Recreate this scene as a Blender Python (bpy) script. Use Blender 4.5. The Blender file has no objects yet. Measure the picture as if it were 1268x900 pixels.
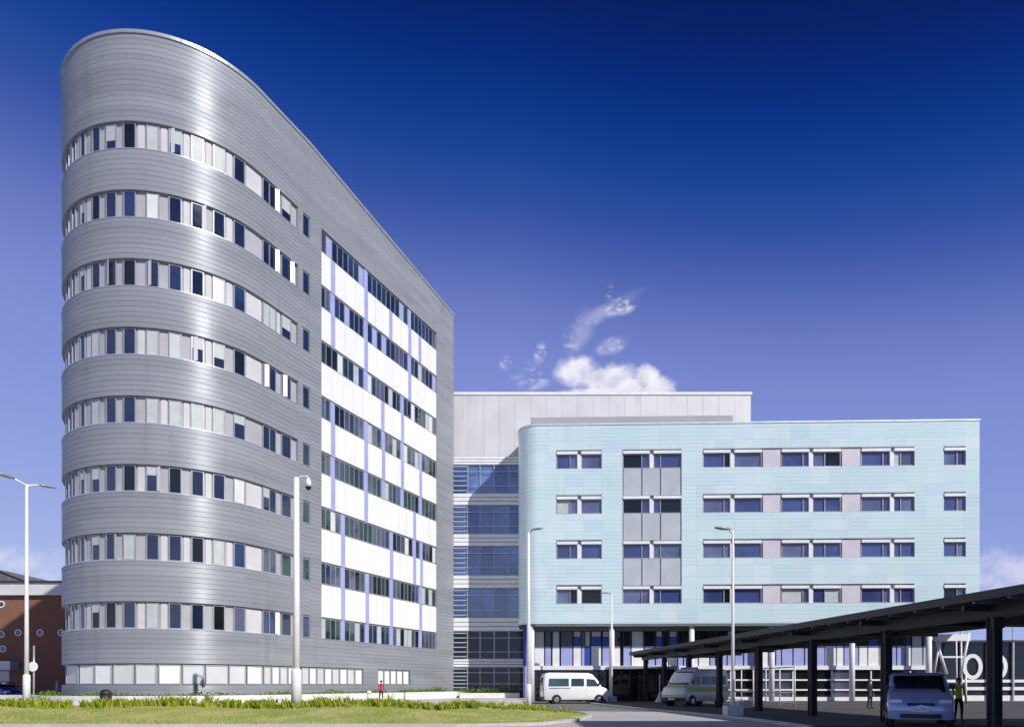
import bpy, bmesh, math, random
from mathutils import Vector, Matrix
rnd = random.Random(7)
R_ = math.radians
S = bpy.context.scene
COL = S.collection
EYE = 1.55
F = 845.0            # focal length in photo pixels (1268 wide)
def at(px, py, Y):   # photo pixel + distance -> world point
    return Vector(((px-634)/F*Y, Y, EYE+(847-py)/F*Y))
def zat(py, Y): return EYE+(847-py)/F*Y

# ------------------------------------------------------------------ camera
cam = bpy.data.cameras.new('camera'); co = bpy.data.objects.new('camera', cam); COL.objects.link(co)
cam.sensor_width = 36; cam.lens = F/1268*36; cam.shift_y = 397/1268
cam.clip_start = 0.1; cam.clip_end = 3000
co.location = (0, 0, EYE); co.rotation_euler = (R_(90), 0, 0)
S.camera = co

# ------------------------------------------------------------------ node helpers
class NT:
    def __init__(s, nt): s.nt = nt
    def n(s, t, **kw):
        x = s.nt.nodes.new(t)
        for k, v in kw.items():
            setattr(x, k, v)
        return x
    def link(s, a, b): s.nt.links.new(a, b)
    def put(s, sock, v):
        if hasattr(v, 'is_output'): s.link(v, sock)
        else: sock.default_value = v
    def m(s, op, a, b=0.0, c=0.0, clamp=False):
        x = s.n('ShaderNodeMath', operation=op, use_clamp=clamp)
        s.put(x.inputs[0], a); s.put(x.inputs[1], b); s.put(x.inputs[2], c)
        return x.outputs[0]
    def mix(s, f, a, b, blend='MIX'):
        x = s.n('ShaderNodeMix', data_type='RGBA', blend_type=blend)
        s.put(x.inputs[0], f)
        s.put(x.inputs[6], a if hasattr(a, 'is_output') else (*a, 1)); s.put(x.inputs[7], b if hasattr(b, 'is_output') else (*b, 1))
        return x.outputs[2]
    def noise(s, vec, scale, detail=3.0, rough=.55, dim='3D'):
        x = s.n('ShaderNodeTexNoise', noise_dimensions=dim)
        s.put(x.inputs['Vector'], vec); x.inputs['Scale'].default_value = scale
        x.inputs['Detail'].default_value = detail; x.inputs['Roughness'].default_value = rough
        return x.outputs[0]
    def ss(s, v, a, b):
        x = s.n('ShaderNodeMapRange', interpolation_type='SMOOTHSTEP')
        s.put(x.inputs[0], v); x.inputs[1].default_value = a; x.inputs[2].default_value = b
        return x.outputs[0]
    def ramp(s, f, stops, interp='LINEAR'):
        x = s.n('ShaderNodeValToRGB'); s.put(x.inputs[0], f)
        cr = x.color_ramp; cr.interpolation = interp
        while len(cr.elements) < len(stops): cr.elements.new(.5)
        for e, (p, c) in zip(cr.elements, stops): e.position = p; e.color = (*c, 1)
        return x.outputs[0]

def lin(r, g, b):
    f = lambda c: (c/255/12.92 if c/255 <= .04045 else ((c/255+.055)/1.055)**2.4)
    return (f(r), f(g), f(b))

# ------------------------------------------------------------------ materials
def mat(name, col, rough=.5, metal=0.0, noise=.12, scale=1.5, bump=0.0, bscale=30., ior=1.45, spec=.5, coat=0.0, stretch=None, fine=0.0, alpha=None):
    m = bpy.data.materials.new(name); m.use_nodes = True
    t = NT(m.node_tree); p = m.node_tree.nodes['Principled BSDF']
    geo = t.n('ShaderNodeNewGeometry'); vec = geo.outputs['Position']
    if stretch:
        mp = t.n('ShaderNodeMapping'); t.link(vec, mp.inputs[0]); mp.inputs['Scale'].default_value = stretch; vec = mp.outputs[0]
    base = col
    if noise:
        f = t.noise(vec, scale, 4)
        k = t.ss(f, .3, .7)
        base = t.mix(k, tuple(c*(1-noise) for c in col), tuple(min(1, c*(1+noise)) for c in col))
        if fine:
            f2 = t.noise(geo.outputs['Position'], scale*14, 3)
            base = t.mix(t.m('MULTIPLY', t.ss(f2, .35, .7), fine), base, tuple(c*.45 for c in col))
        t.link(base, p.inputs['Base Color'])
        t.link(t.m('MULTIPLY_ADD', k, rough*.25, rough*.85), p.inputs['Roughness'])
    else:
        p.inputs['Base Color'].default_value = (*col, 1); p.inputs['Roughness'].default_value = rough
    p.inputs['Metallic'].default_value = metal
    p.inputs['IOR'].default_value = ior; p.inputs['Specular IOR Level'].default_value = spec
    p.inputs['Coat Weight'].default_value = coat; p.inputs['Coat Roughness'].default_value = .06
    if bump:
        b = t.n('ShaderNodeBump'); b.inputs['Strength'].default_value = bump; b.inputs['Distance'].default_value = .05
        t.link(t.noise(geo.outputs['Position'], bscale, 4), b.inputs['Height']); t.link(b.outputs[0], p.inputs['Normal'])
    return m

def glass_mat(name, col, ior=1.9, rough=.03, wob=.02):
    m = mat(name, col, rough, 0, .35, .35, ior=ior)
    t = NT(m.node_tree); p = m.node_tree.nodes['Principled BSDF']
    geo = t.n('ShaderNodeNewGeometry')
    b = t.n('ShaderNodeBump'); b.inputs['Strength'].default_value = wob; b.inputs['Distance'].default_value = .3
    t.link(t.noise(geo.outputs['Position'], .9, 2), b.inputs['Height']); t.link(b.outputs[0], p.inputs['Normal'])
    return m

M = {}
ANI = .25
def metal_cladding():
    m = mat('silver_cladding', (.335, .355, .39), .54, .26, .07, .25, stretch=(.25, .25, 3.0))
    t = NT(m.node_tree); p = m.node_tree.nodes['Principled BSDF']
    geo = t.n('ShaderNodeNewGeometry'); sp = t.n('ShaderNodeSeparateXYZ'); t.link(geo.outputs['Position'], sp.inputs[0])
    # every plank its own slight tone
    row = t.m('FLOOR', t.m('DIVIDE', sp.outputs[2], .4))
    alng = t.m('FLOOR', t.m('DIVIDE', t.m('ADD', sp.outputs[1], t.m('MULTIPLY', row, 1.7)), 3.2))
    wn = t.n('ShaderNodeTexWhiteNoise', noise_dimensions='2D'); cb = t.n('ShaderNodeCombineXYZ')
    t.link(row, cb.inputs[0]); t.link(alng, cb.inputs[1]); t.link(cb.outputs[0], wn.inputs['Vector'])
    src = p.inputs['Base Color'].links[0].from_socket
    tone = t.m('MULTIPLY_ADD', wn.outputs[0], .12, .94)
    cm = t.n('ShaderNodeCombineColor'); [t.link(tone, cm.inputs[i]) for i in range(3)]
    t.link(t.mix(1.0, src, cm.outputs[0], 'MULTIPLY'), p.inputs['Base Color'])
    p.inputs['Anisotropic'].default_value = .85; p.inputs['Specular IOR Level'].default_value = .2
    tg = t.n('ShaderNodeTangent'); tg.direction_type = 'RADIAL'; tg.axis = 'Z'; t.link(tg.outputs[0], p.inputs['Tangent']); p.inputs['Anisotropic Rotation'].default_value = ANI
    return m
M['clad'] = metal_cladding()
M['coping'] = mat('pale_coping', (.62, .63, .65), .3, .6, .05)
M['infill'] = mat('pale_infill_panel', (.40, .40, .43), .6, 0, .06, .6, spec=.25)
M['infill_light'] = mat('white_infill_panel', (.56, .56, .58), .6, 0, .05, .6, spec=.25)
M['frame_grey'] = mat('grey_window_frame', (.36, .38, .42), .4, .3, .05)
M['frame_dark'] = mat('dark_window_frame', (.05, .055, .065), .4, .2, .05)
M['frame_white'] = mat('white_frame', (.78, .79, .80), .4, 0, .04)
M['glass_blue'] = glass_mat('dark_blue_glass', (.012, .022, .05))
M['glass_navy'] = glass_mat('navy_glass', (.02, .035, .10), 2.0)
M['glass_slate'] = glass_mat('slate_glass', (.075, .085, .13), 2.0)
M['link_glass'] = glass_mat('pale_blue_glass', (.10, .18, .38), 2.2)
M['link_glass_b'] = glass_mat('mid_blue_glass', (.05, .11, .28), 2.2)
M['clinic_glass'] = glass_mat('soft_blue_glass', (.045, .065, .19), 2.1)
M['clinic_glass_b'] = glass_mat('grey_blue_glass', (.10, .12, .22), 2.1)
M['glass_green_refl'] = glass_mat('green_reflection_glass', (.02, .05, .05))  # green reflection of trees put into the pane colour
M['glass_black'] = glass_mat('black_glass', (.008, .012, .014), 1.6)
M['blind'] = mat('closed_pale_blind', (.46, .50, .50), .5, 0, .06, 2.0, coat=.12)
M['blind_w'] = mat('white_blind', (.66, .68, .68), .5, 0, .05, 2.0, coat=.12)
M['frost'] = mat('frosted_panel', (.62, .65, .66), .3, 0, .06, .8, coat=.3)
M['frost_w'] = mat('white_frosted_panel', (.85, .86, .86), .3, 0, .04, .8, coat=.3)
M['spandrel'] = mat('white_spandrel', (.81, .81, .80), .35, 0, .04, .5, stretch=(1, 1, .25))
M['lavender'] = mat('lavender_panel', (.34, .38, .66), .4, 0, .06, .8)
M['blue_panel'] = mat('strong_blue_panel', (.03, .07, .36), .35, 0, .08, .8)
M['pinkgrey'] = mat('pale_pink_grey_panel', (.60, .56, .62), .4, 0, .05, .8)
M['greypanel'] = mat('grey_glazed_panel', (.47, .51, .54), .25, 0, .08, .5, coat=.3)
M['roofing'] = mat('roof_membrane', (.22, .23, .24), .8, 0, .2, .5)
M['soffit'] = mat('grey_soffit', (.16, .18, .19), .6, 0, .1, .5)
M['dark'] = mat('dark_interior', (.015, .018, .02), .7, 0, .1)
M['white_paint'] = mat('white_painted_metal', (.78, .78, .79), .35, 0, .04, 3.)
M['render_white'] = mat('white_rendered_wall', (.78, .76, .74), .8, 0, .08, 1.5, bump=.15, fine=.1)
M['concrete_w'] = mat('pale_concrete_block', (.70, .69, .67), .85, 0, .1, 3., bump=.3, fine=.12)
M['canopy'] = mat('dark_grey_steel', (.05, .053, .06), .5, .3, .2, .8)
M['canopy_under'] = mat('canopy_soffit_sheet', (.11, .11, .11), .6, .2, .25, .5)
M['purlin'] = mat('galvanised_purlin', (.34, .34, .35), .5, .5, .2, 2.)
M['rust_steel'] = mat('brown_red_steel', (.09, .05, .05), .6, .1, .2, 2.)
M['tyre'] = mat('tyre_rubber', (.02, .02, .02), .8, 0, .1)
M['rim'] = mat('wheel_rim', (.4, .4, .42), .35, .8, .1)
M['plastic'] = mat('black_plastic', (.025, .025, .028), .5, 0, .1)
M['carglass'] = glass_mat('vehicle_glass', (.01, .015, .02), 1.7)
M['busglass'] = glass_mat('minibus_glass', (.05, .09, .13), 1.9)
M['van_white'] = mat('white_vehicle_paint', (.80, .80, .80), .3, 0, .03, 2., coat=.7)
M['amb_white'] = mat('off_white_vehicle_paint', (.74, .76, .76), .3, 0, .03, 2., coat=.7)
M['lime'] = mat('lime_reflective_band', (.50, .66, .10), .4, 0, .05)
M['car_blue'] = mat('blue_vehicle_paint', (.42, .53, .76), .25, .2, .05, 2., coat=1.0)
M['car_navy'] = mat('navy_vehicle_paint', (.02, .04, .22), .3, .2, .05, 2., coat=1.0)
M['lamp'] = mat('headlamp_lens', (.9, .9, .9), .1, 0, .05, 8., coat=1.0)
M['redlamp'] = mat('red_lamp_lens', (.5, .02, .02), .2, 0, .05, coat=1.0)
M['amber'] = mat('amber_lamp_lens', (.7, .3, .02), .2, 0, .05, coat=1.0)
M['bluelamp'] = mat('blue_beacon_lens', (.02, .06, .5), .2, 0, .05, coat=1.0)
M['plate'] = mat('pale_number_plate', (.75, .75, .68), .4, 0, .03)
M['skin'] = mat('skin', (.50, .30, .22), .6, 0, .08, 8.)
M['hair'] = mat('dark_hair', (.03, .02, .015), .6, 0, .2, 20.)
M['hair_b'] = mat('brown_hair', (.12, .07, .04), .6, 0, .2, 20.)
M['red'] = mat('red_cloth', (.45, .02, .09), .8, 0, .15, 6.)
M['navy'] = mat('navy_cloth', (.02, .025, .05), .85, 0, .15, 6.)
M['charcoal'] = mat('charcoal_cloth', (.03, .03, .035), .85, 0, .15, 6.)
M['hivis'] = mat('hi_vis_cloth', (.55, .72, .06), .7, 0, .1, 6.)
M['palecloth'] = mat('pale_grey_cloth', (.40, .38, .42), .8, 0, .12, 6.)
M['shoe'] = mat('black_shoe', (.015, .015, .015), .5, 0, .1)
M['roof_slate'] = mat('grey_roof_slate', (.15, .15, .16), .7, 0, .2, 1.5, fine=.3)
M['fascia'] = mat('pale_fascia_board', (.62, .62, .62), .5, 0, .06, 1.)

def facade_glassy():
    m = mat('pale_turquoise_glass_panel', (.52, .66, .72), .3, 0, .06, .12, coat=.35)
    t = NT(m.node_tree); p = m.node_tree.nodes['Principled BSDF']
    geo = t.n('ShaderNodeNewGeometry'); sp = t.n('ShaderNodeSeparateXYZ'); t.link(geo.outputs['Position'], sp.inputs[0])
    cu = t.m('FLOOR', t.m('DIVIDE', t.m('ADD', sp.outputs[0], .25), 1.66)); cz = t.m('FLOOR', t.m('DIVIDE', sp.outputs[2], 1.01))
    def wn(a, b):
        w = t.n('ShaderNodeTexWhiteNoise', noise_dimensions='2D'); cb = t.n('ShaderNodeCombineXYZ')
        t.put(cb.inputs[0], a); t.put(cb.inputs[1], b); t.link(cb.outputs[0], w.inputs['Vector']); return w.outputs[0]
    tint = t.ramp(wn(cu, cz), [(0, (.53, .68, .76)), (.3, (.59, .73, .77)), (.55, (.54, .73, .73)), (.8, (.65, .75, .79)), (1, (.49, .71, .72))])
    broad = t.noise(geo.outputs['Position'], .09, 2)
    tint = t.mix(t.m('MULTIPLY', t.ss(broad, .35, .65), .35), tint, (.62, .75, .79))
    # joints between the glass planks: a gap every third of a metre, wider every metre, upright ones every panel
    def joint(v, period, w):
        fr = t.m('FRACT', t.m('DIVIDE', v, period)); d = t.m('MINIMUM', fr, t.m('SUBTRACT', 1, fr))
        return t.m('SUBTRACT', 1, t.ss(d, w/period*.4, w/period))
    louv = t.m('MULTIPLY', joint(sp.outputs[2], .3367, .035), t.m('GREATER_THAN', wn(t.m('FLOOR', t.m('DIVIDE', sp.outputs[0], 3.32)), t.m('ADD', t.m('FLOOR', t.m('DIVIDE', sp.outputs[2], 2.02)), 31)), .45))
    jt = t.m('MAXIMUM', t.m('MULTIPLY', louv, .38), t.m('MAXIMUM', t.m('MULTIPLY', joint(sp.outputs[2], 1.01, .03), .35), t.m('MULTIPLY', joint(t.m('ADD', sp.outputs[0], .25), 1.66, .03), .25)))
    t.link(t.mix(jt, tint, (.25, .36, .40)), p.inputs['Base Color'])
    b = t.n('ShaderNodeBump'); b.inputs['Strength'].default_value = .25; b.inputs['Distance'].default_value = .02
    t.link(t.m('SUBTRACT', 1, jt), b.inputs['Height']); t.link(b.outputs[0], p.inputs['Normal'])
    return m
M['turq'] = facade_glassy()

def rear_panel():
    m = mat('pale_grey_metal_panel', (.66, .66, .67), .45, .1, .04, .4)
    t = NT(m.node_tree); p = m.node_tree.nodes['Principled BSDF']
    geo = t.n('ShaderNodeNewGeometry'); sp = t.n('ShaderNodeSeparateXYZ'); t.link(geo.outputs['Position'], sp.inputs[0])
    fr = t.m('FRACT', t.m('DIVIDE', t.m('ADD', sp.outputs[0], 40), 1.55)); d = t.m('MINIMUM', fr, t.m('SUBTRACT', 1, fr))
    j = t.m('SUBTRACT', 1, t.ss(d, .008, .025))
    cu = t.m('FLOOR', t.m('DIVIDE', t.m('ADD', sp.outputs[0], 40), 1.55))
    w = t.n('ShaderNodeTexWhiteNoise', noise_dimensions='1D'); t.link(cu, w.inputs['W'])
    src = p.inputs['Base Color'].links[0].from_socket
    c = t.mix(t.m('MULTIPLY', w.outputs[0], .3), src, (.56, .56, .58))
    t.link(t.mix(t.m('MULTIPLY', j, .5), c, (.3, .3, .31)), p.inputs['Base Color'])
    return m
M['rear'] = rear_panel()

def brick():
    m = mat('red_brown_brick', (.20, .085, .05), .85, 0, .2, .4)
    t = NT(m.node_tree); p = m.node_tree.nodes['Principled BSDF']
    geo = t.n('ShaderNodeNewGeometry'); sp = t.n('ShaderNodeSeparateXYZ'); t.link(geo.outputs['Position'], sp.inputs[0])
    cb = t.n('ShaderNodeCombineXYZ'); t.link(t.m('ADD', sp.outputs[0], sp.outputs[1]), cb.inputs[0]); t.link(sp.outputs[2], cb.inputs[1])
    bt = t.n('ShaderNodeTexBrick'); t.link(cb.outputs[0], bt.inputs['Vector']); bt.inputs['Scale'].default_value = 1
    bt.inputs['Brick Width'].default_value = .225; bt.inputs['Row Height'].default_value = .075; bt.inputs['Mortar Size'].default_value = .006
    bt.inputs['Color1'].default_value = (.27, .115, .06, 1); bt.inputs['Color2'].default_value = (.18, .075, .042, 1); bt.inputs['Mortar'].default_value = (.2, .17, .15, 1)
    src = p.inputs['Base Color'].links[0].from_socket
    t.link(t.mix(.6, src, bt.outputs[0]), p.inputs['Base Color'])
    return m
M['brick'] = brick()

def ground_mat(name, c1, c2, rough, patch, bump=.25, bs=18.):
    m = mat(name, c1, rough, 0, .12, .5, bump=bump, bscale=bs)
    t = NT(m.node_tree); p = m.node_tree.nodes['Principled BSDF']
    geo = t.n('ShaderNodeNewGeometry'); v = geo.outputs['Position']
    a = t.ss(t.noise(v, patch, 5, .6), .35, .68); b = t.ss(t.noise(v, patch*9, 4, .65), .4, .7); c = t.noise(v, 40, 2)
    col = t.mix(a, c1, c2); col = t.mix(t.m('MULTIPLY', b, .3), col, tuple(x*.7 for x in c1)); col = t.mix(t.m('MULTIPLY', t.ss(c, .4, .7), .25), col, tuple(min(1, x*1.3) for x in c2))
    t.link(col, p.inputs['Base Color'])
    return m
M['asphalt'] = ground_mat('grey_asphalt', (.13, .13, .135), (.17, .17, .175), .9, .15)
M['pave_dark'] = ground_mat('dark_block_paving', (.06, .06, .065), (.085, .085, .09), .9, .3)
M['road'] = ground_mat('pale_worn_road', (.42, .40, .42), (.52, .50, .51), .9, .12)
M['paving'] = ground_mat('pale_paving', (.48, .46, .45), (.56, .54, .52), .9, .2)
M['kerb'] = ground_mat('concrete_kerb', (.42, .41, .40), (.52, .51, .5), .9, .6)
M['lawn'] = ground_mat('dry_lawn', (.25, .31, .05), (.47, .46, .16), .95, .45, bump=.6, bs=25.)
M['earth'] = ground_mat('dark_planting_earth', (.06, .07, .02), (.09, .10, .03), .95, .6, bump=.6)
M['outer'] = ground_mat('outer_ground', (.12, .13, .10), (.16, .16, .14), .95, .05)
def blade(name, cols):
    m = bpy.data.materials.new(name); m.use_nodes = True
    t = NT(m.node_tree); p = m.node_tree.nodes['Principled BSDF']
    geo = t.n('ShaderNodeNewGeometry')
    st = [(i/(len(cols)-1), c) for i, c in enumerate(cols)]
    isl = t.ramp(geo.outputs['Random Per Island'], st)
    n = t.ss(t.noise(geo.outputs['Position'], .8, 3), .3, .7)
    t.link(t.mix(t.m('MULTIPLY', n, .4), isl, cols[0]), p.inputs['Base Color'])
    p.inputs['Roughness'].default_value = .6
    return m
M['tuft'] = blade('yellow_green_blade', [(.16, .25, .012), (.28, .36, .015), (.40, .44, .02), (.48, .46, .05)])
M['turf_blade'] = blade('dry_grass_blade', [(.28, .30, .06), (.40, .38, .11), (.5, .46, .18)])
M['shrub'] = blade('low_shrub_leaf', [(.06, .15, .012), (.12, .24, .02), (.22, .30, .03)])

def weather(m, amt, k=1.3):
    """rain streaks: faint dirt drawn out vertically down the panels"""
    t = NT(m.node_tree); p = m.node_tree.nodes['Principled BSDF']
    geo = t.n('ShaderNodeNewGeometry'); mp = t.n('ShaderNodeMapping'); t.link(geo.outputs['Position'], mp.inputs[0]); mp.inputs['Scale'].default_value = (k, k, .09)
    f = t.ss(t.noise(mp.outputs[0], 1.0, 6, .65), .48, .78)
    b = t.ss(t.noise(geo.outputs['Position'], .22, 3), .4, .65)
    src = p.inputs['Base Color'].links[0].from_socket
    t.link(t.mix(t.m('MULTIPLY', t.m('MULTIPLY', f, b), amt), src, (.16, .15, .13)), p.inputs['Base Color'])
for nm_, am_ in (('clad', .35), ('turq', .14), ('rear', .22), ('spandrel', .13), ('fascia', .3), ('render_white', .3), ('white_paint', .12), ('greypanel', .2), ('canopy', .3)): weather(M[nm_], am_)

# ------------------------------------------------------------------ mesh helpers
class MB:
    def __init__(s): s.v = []; s.f = []; s.mi = []; s.smooth = []
    def face(s, pts, mi=0, smooth=False):
        b = len(s.v); s.v += [tuple(p) for p in pts]; s.f.append(tuple(range(b, b+len(pts)))); s.mi.append(mi); s.smooth.append(smooth)
    def hexa(s, p, mi=0):  # p: 8 points, bottom 4 then top 4 (same winding, counter-clockwise seen from above)
        b = len(s.v); s.v += [tuple(q) for q in p]
        for f in ((3,2,1,0),(4,5,6,7),(0,1,5,4),(1,2,6,5),(2,3,7,6),(3,0,4,7)):
            s.f.append(tuple(b+i for i in f)); s.mi.append(mi); s.smooth.append(False)
    def box(s, x0, x1, y0, y1, z0, z1, mi=0):
        s.hexa([(x0,y0,z0),(x1,y0,z0),(x1,y1,z0),(x0,y1,z0),(x0,y0,z1),(x1,y0,z1),(x1,y1,z1),(x0,y1,z1)], mi)
    def prism(s, poly, z0, z1, mi=0):
        n = len(poly); b = len(s.v)
        s.v += [(x,y,z0) for x,y in poly]+[(x,y,z1) for x,y in poly]
        s.f.append(tuple(b+n+i for i in range(n))); s.f.append(tuple(b+n-1-i for i in range(n)))
        s.mi += [mi]*2; s.smooth += [False]*2
        for i in range(n):
            j = (i+1) % n; s.f.append((b+i,b+j,b+n+j,b+n+i)); s.mi.append(mi); s.smooth.append(False)
    def tube(s, pts, radii, seg=10, mi=0, cap=True):
        pts = [Vector(p) for p in pts]
        if not hasattr(radii, '__len__'): radii = [radii]*len(pts)
        b = len(s.v)
        ref = None
        for i, p in enumerate(pts):
            d = (pts[min(i+1, len(pts)-1)]-pts[max(i-1, 0)]).normalized()
            if ref is None or abs(ref.dot(d)) > .95: ref = Vector((0,0,1)) if abs(d.z) < .9 else Vector((1,0,0))
            a = d.cross(ref).normalized(); c = d.cross(a)
            for k in range(seg):
                an = 2*math.pi*k/seg
                s.v.append(tuple(p+(a*math.cos(an)+c*math.sin(an))*radii[i]))
        for i in range(len(pts)-1):
            for k in range(seg):
                k2 = (k+1) % seg
                s.f.append((b+i*seg+k, b+(i+1)*seg+k, b+(i+1)*seg+k2, b+i*seg+k2)); s.mi.append(mi); s.smooth.append(True)
        if cap:
            s.f.append(tuple(b+k for k in range(seg))); s.f.append(tuple(b+(len(pts)-1)*seg+seg-1-k for k in range(seg)))
            s.mi += [mi]*2; s.smooth += [False]*2
    def ball(s, c, r, mi=0, nu=12, nv=8):
        rx, ry, rz = r if hasattr(r, '__len__') else (r, r, r)
        b = len(s.v)
        for i in range(nv+1):
            a = math.pi*i/nv
            for k in range(nu):
                t = 2*math.pi*k/nu
                s.v.append((c[0]+rx*math.sin(a)*math.cos(t), c[1]+ry*math.sin(a)*math.sin(t), c[2]+rz*math.cos(a)))
        for i in range(nv):
            for k in range(nu):
                k2 = (k+1) % nu
                s.f.append((b+i*nu+k, b+(i+1)*nu+k, b+(i+1)*nu+k2, b+i*nu+k2)); s.mi.append(mi); s.smooth.append(True)
    def build(s, name, mats, parent=None, bevel=0, fixn=False, sharp=None):
        me = bpy.data.meshes.new(name); me.from_pydata(s.v, [], s.f)
        if not isinstance(mats, (list, tuple)): mats = [mats]
        for m in mats: me.materials.append(M[m] if isinstance(m, str) else m)
        me.polygons.foreach_set('material_index', s.mi); me.polygons.foreach_set('use_smooth', s.smooth)
        if bevel or fixn or sharp:
            bm = bmesh.new(); bm.from_mesh(me)
            bmesh.ops.remove_doubles(bm, verts=bm.verts, dist=1e-4)
            if fixn: bmesh.ops.recalc_face_normals(bm, faces=bm.faces)
            if bevel:
                es = [e for e in bm.edges if len(e.link_faces) == 2 and e.calc_face_angle(0) > .6]
                bmesh.ops.bevel(bm, geom=es, offset=bevel, segments=2, affect='EDGES', profile=.6)
            if sharp:
                for f in bm.faces: f.smooth = True
                for e in bm.edges:
                    e.smooth = len(e.link_faces) == 2 and e.calc_face_angle(0) < sharp
            bm.to_mesh(me); bm.free()
        me.update()
        o = bpy.data.objects.new(name, me); COL.objects.link(o)
        if parent is not None:
            o.parent = parent
            if parent.get('_world'): o.matrix_parent_inverse = parent.matrix_basis.inverted()
            elif parent.parent is not None and parent.parent.get('_world'): pass
        return o
def tag(o, label=None, cat=None, group=None, kind=None):
    if label: o['label'] = label
    if cat: o['category'] = cat
    if group: o['group'] = group
    if kind: o['kind'] = kind
    return o
def thing(name, label, cat, loc=(0,0,0), rz=0, group=None, world=False):
    o = bpy.data.objects.new(name, None); COL.objects.link(o)
    o.location = loc; o.rotation_euler = (0,0,rz); o.empty_display_size = .3
    if world: o['_world'] = 1; o.matrix_basis = Matrix.Translation(loc)
    return tag(o, label, cat, group)
def struct(name, mb, m, **kw):
    return tag(mb.build(name, m, **kw), kind='structure')
def copy_thing(root, loc, rz=None, label=None, s=None):
    c = root.copy(); COL.objects.link(c); c.location = loc
    if rz is not None: c.rotation_euler = (0,0,rz)
    if label: c['label'] = label
    if s: c.scale = s
    def rec(a, b):
        for ch in list(a.children):
            d = ch.copy(); COL.objects.link(d); d.parent = b; rec(ch, d)
    rec(root, c)
    return c

# ------------------------------------------------------------------ the curved tower
RAD = 7.0; CX, CY = -22.5, 46.8; TH = R_(65.6)
UX, UY = math.cos(TH), math.sin(TH); NX, NY = math.sin(TH), -math.cos(TH)
TX, TY = CX+RAD*NX, CY+RAD*NY
SFAR = 25.2; ARC = math.pi*RAD
ZR = 34.40        # head of the top window row
def per(s, o=0.0):
    if s >= 0: return (TX+UX*s+NX*o, TY+UY*s+NY*o)
    if s >= -ARC:
        th = TH+s/RAD; r = RAD+o
        return (CX+r*math.sin(th), CY-r*math.cos(th))
    b = -ARC-s
    return (CX-NX*(RAD+o)+UX*b, CY-NY*(RAD+o)+UY*b)
def ztop(s):
    d = s if s >= 0 else (0 if s >= -ARC else -ARC-s)
    return 39.6 if d < 4.5 else 39.6-1.9*(d-4.5)/(SFAR-4.5)
def s_of_px(px):
    f = lambda s: (lambda p: 634+F*p[0]/p[1])(per(s))
    a, b = -14.6, SFAR
    for _ in range(60):
        m_ = (a+b)/2
        if f(m_) < px: a = m_
        else: b = m_
    return (a+b)/2
def srange(s0, s1):
    out = [s0]
    step = .35
    if s0 < 0:
        k = math.ceil(s0/step+1e-6)
        while k*step < min(s1, 0)-1e-6:
            if -ARC <= k*step: out.append(k*step)
            k += 1
        if s1 > 0: out.append(0)
    out.append(s1)
    return sorted(set(out))
def pp(s, o, z): p = per(s, o); return (p[0], p[1], z)
def planks(mb, s0, s1, z0, z1, h=.3, inner=-.32, clip=False):
    ss = srange(s0, s1)
    if clip and s1 > 4.5 > s0: ss = sorted(set(ss+[4.5]))
    if clip and s0 < -ARC-4.5: ss = sorted(set(ss+[-ARC-4.5, -ARC]))
    prof = []
    n = max(1, round((z1-z0)/h)); hh = (z1-z0)/n
    for i in range(n):
        a = z0+i*hh; b = a+hh
        g_ = .012; d_ = .02
        prof += [(a, -d_), (a+g_, 0), (b-g_, 0), (b, -d_)]
    prof = [(z0, inner)]+prof+[(z1, inner)]
    cl = (lambda z, s: min(z, ztop(s))) if clip else (lambda z, s: z)
    for i in range(len(ss)-1):
        a, b = ss[i], ss[i+1]
        for (za, oa), (zb, ob) in zip(prof, prof[1:]):
            if clip and za >= max(ztop(a), ztop(b)): continue
            mb.face([pp(a, oa, cl(za, a)), pp(b, oa, cl(za, b)), pp(b, ob, cl(zb, b)), pp(a, ob, cl(zb, a))])
    for s, fl in ((s0, 0), (s1, 1)):   # returns
        q = [pp(s, 0, z0+.01), pp(s, inner, z0+.01), pp(s, inner, cl(z1, s)-.01), pp(s, 0, cl(z1, s)-.01)]
        mb.face(q[::-1] if fl else q)
def wbox(mb, s0, s1, z0, z1, o0, o1, mi=0):
    ss = srange(s0, s1) if s0 < 0 and s1-s0 > 1.6 else [s0, s1]
    for a, b in zip(ss, ss[1:]):
        mb.hexa([pp(a,o1,z0), pp(b,o1,z0), pp(b,o0,z0), pp(a,o0,z0), pp(a,o1,z1), pp(b,o1,z1), pp(b,o0,z1), pp(a,o0,z1)], mi)

tower = thing('tower_block', 'tall silver metal clad tower block with rounded end and ribbon windows', 'hospital building', (CX, CY, 0), world=True)
B0, B1 = 5.80, 21.96          # the bay of white panels on the flank
SA = s_of_px(369)
mb = MB()
back = -ARC-SFAR
planks(mb, back, SFAR, ZR, 39.8, clip=True)                 # above the windows
for k in range(8):
    zt, zb = ZR-4*k, ZR-4*k-1.6
    nx_ = zb-2.4
    if k < 7:
        planks(mb, back, SA, nx_, zb)
for (a, b) in ((SA, 3.86), (4.62, B0), (B1, SFAR)):
    planks(mb, a, b, ZR-29.6, ZR)
for k in range(8):           # between the slot windows
    zb = ZR-4*k-1.6
    if k < 7: planks(mb, 3.86, 4.62, zb-2.4, zb)
G0 = s_of_px(450); G1 = s_of_px(468); G2 = s_of_px(508)
planks(mb, back, SFAR, 2.78, ZR-29.6)
planks(mb, back, SFAR, -.3, 1.52)
planks(mb, G0, G1, 1.52, 2.78); planks(mb, G2, SFAR, 1.52, 2.78)
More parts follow.
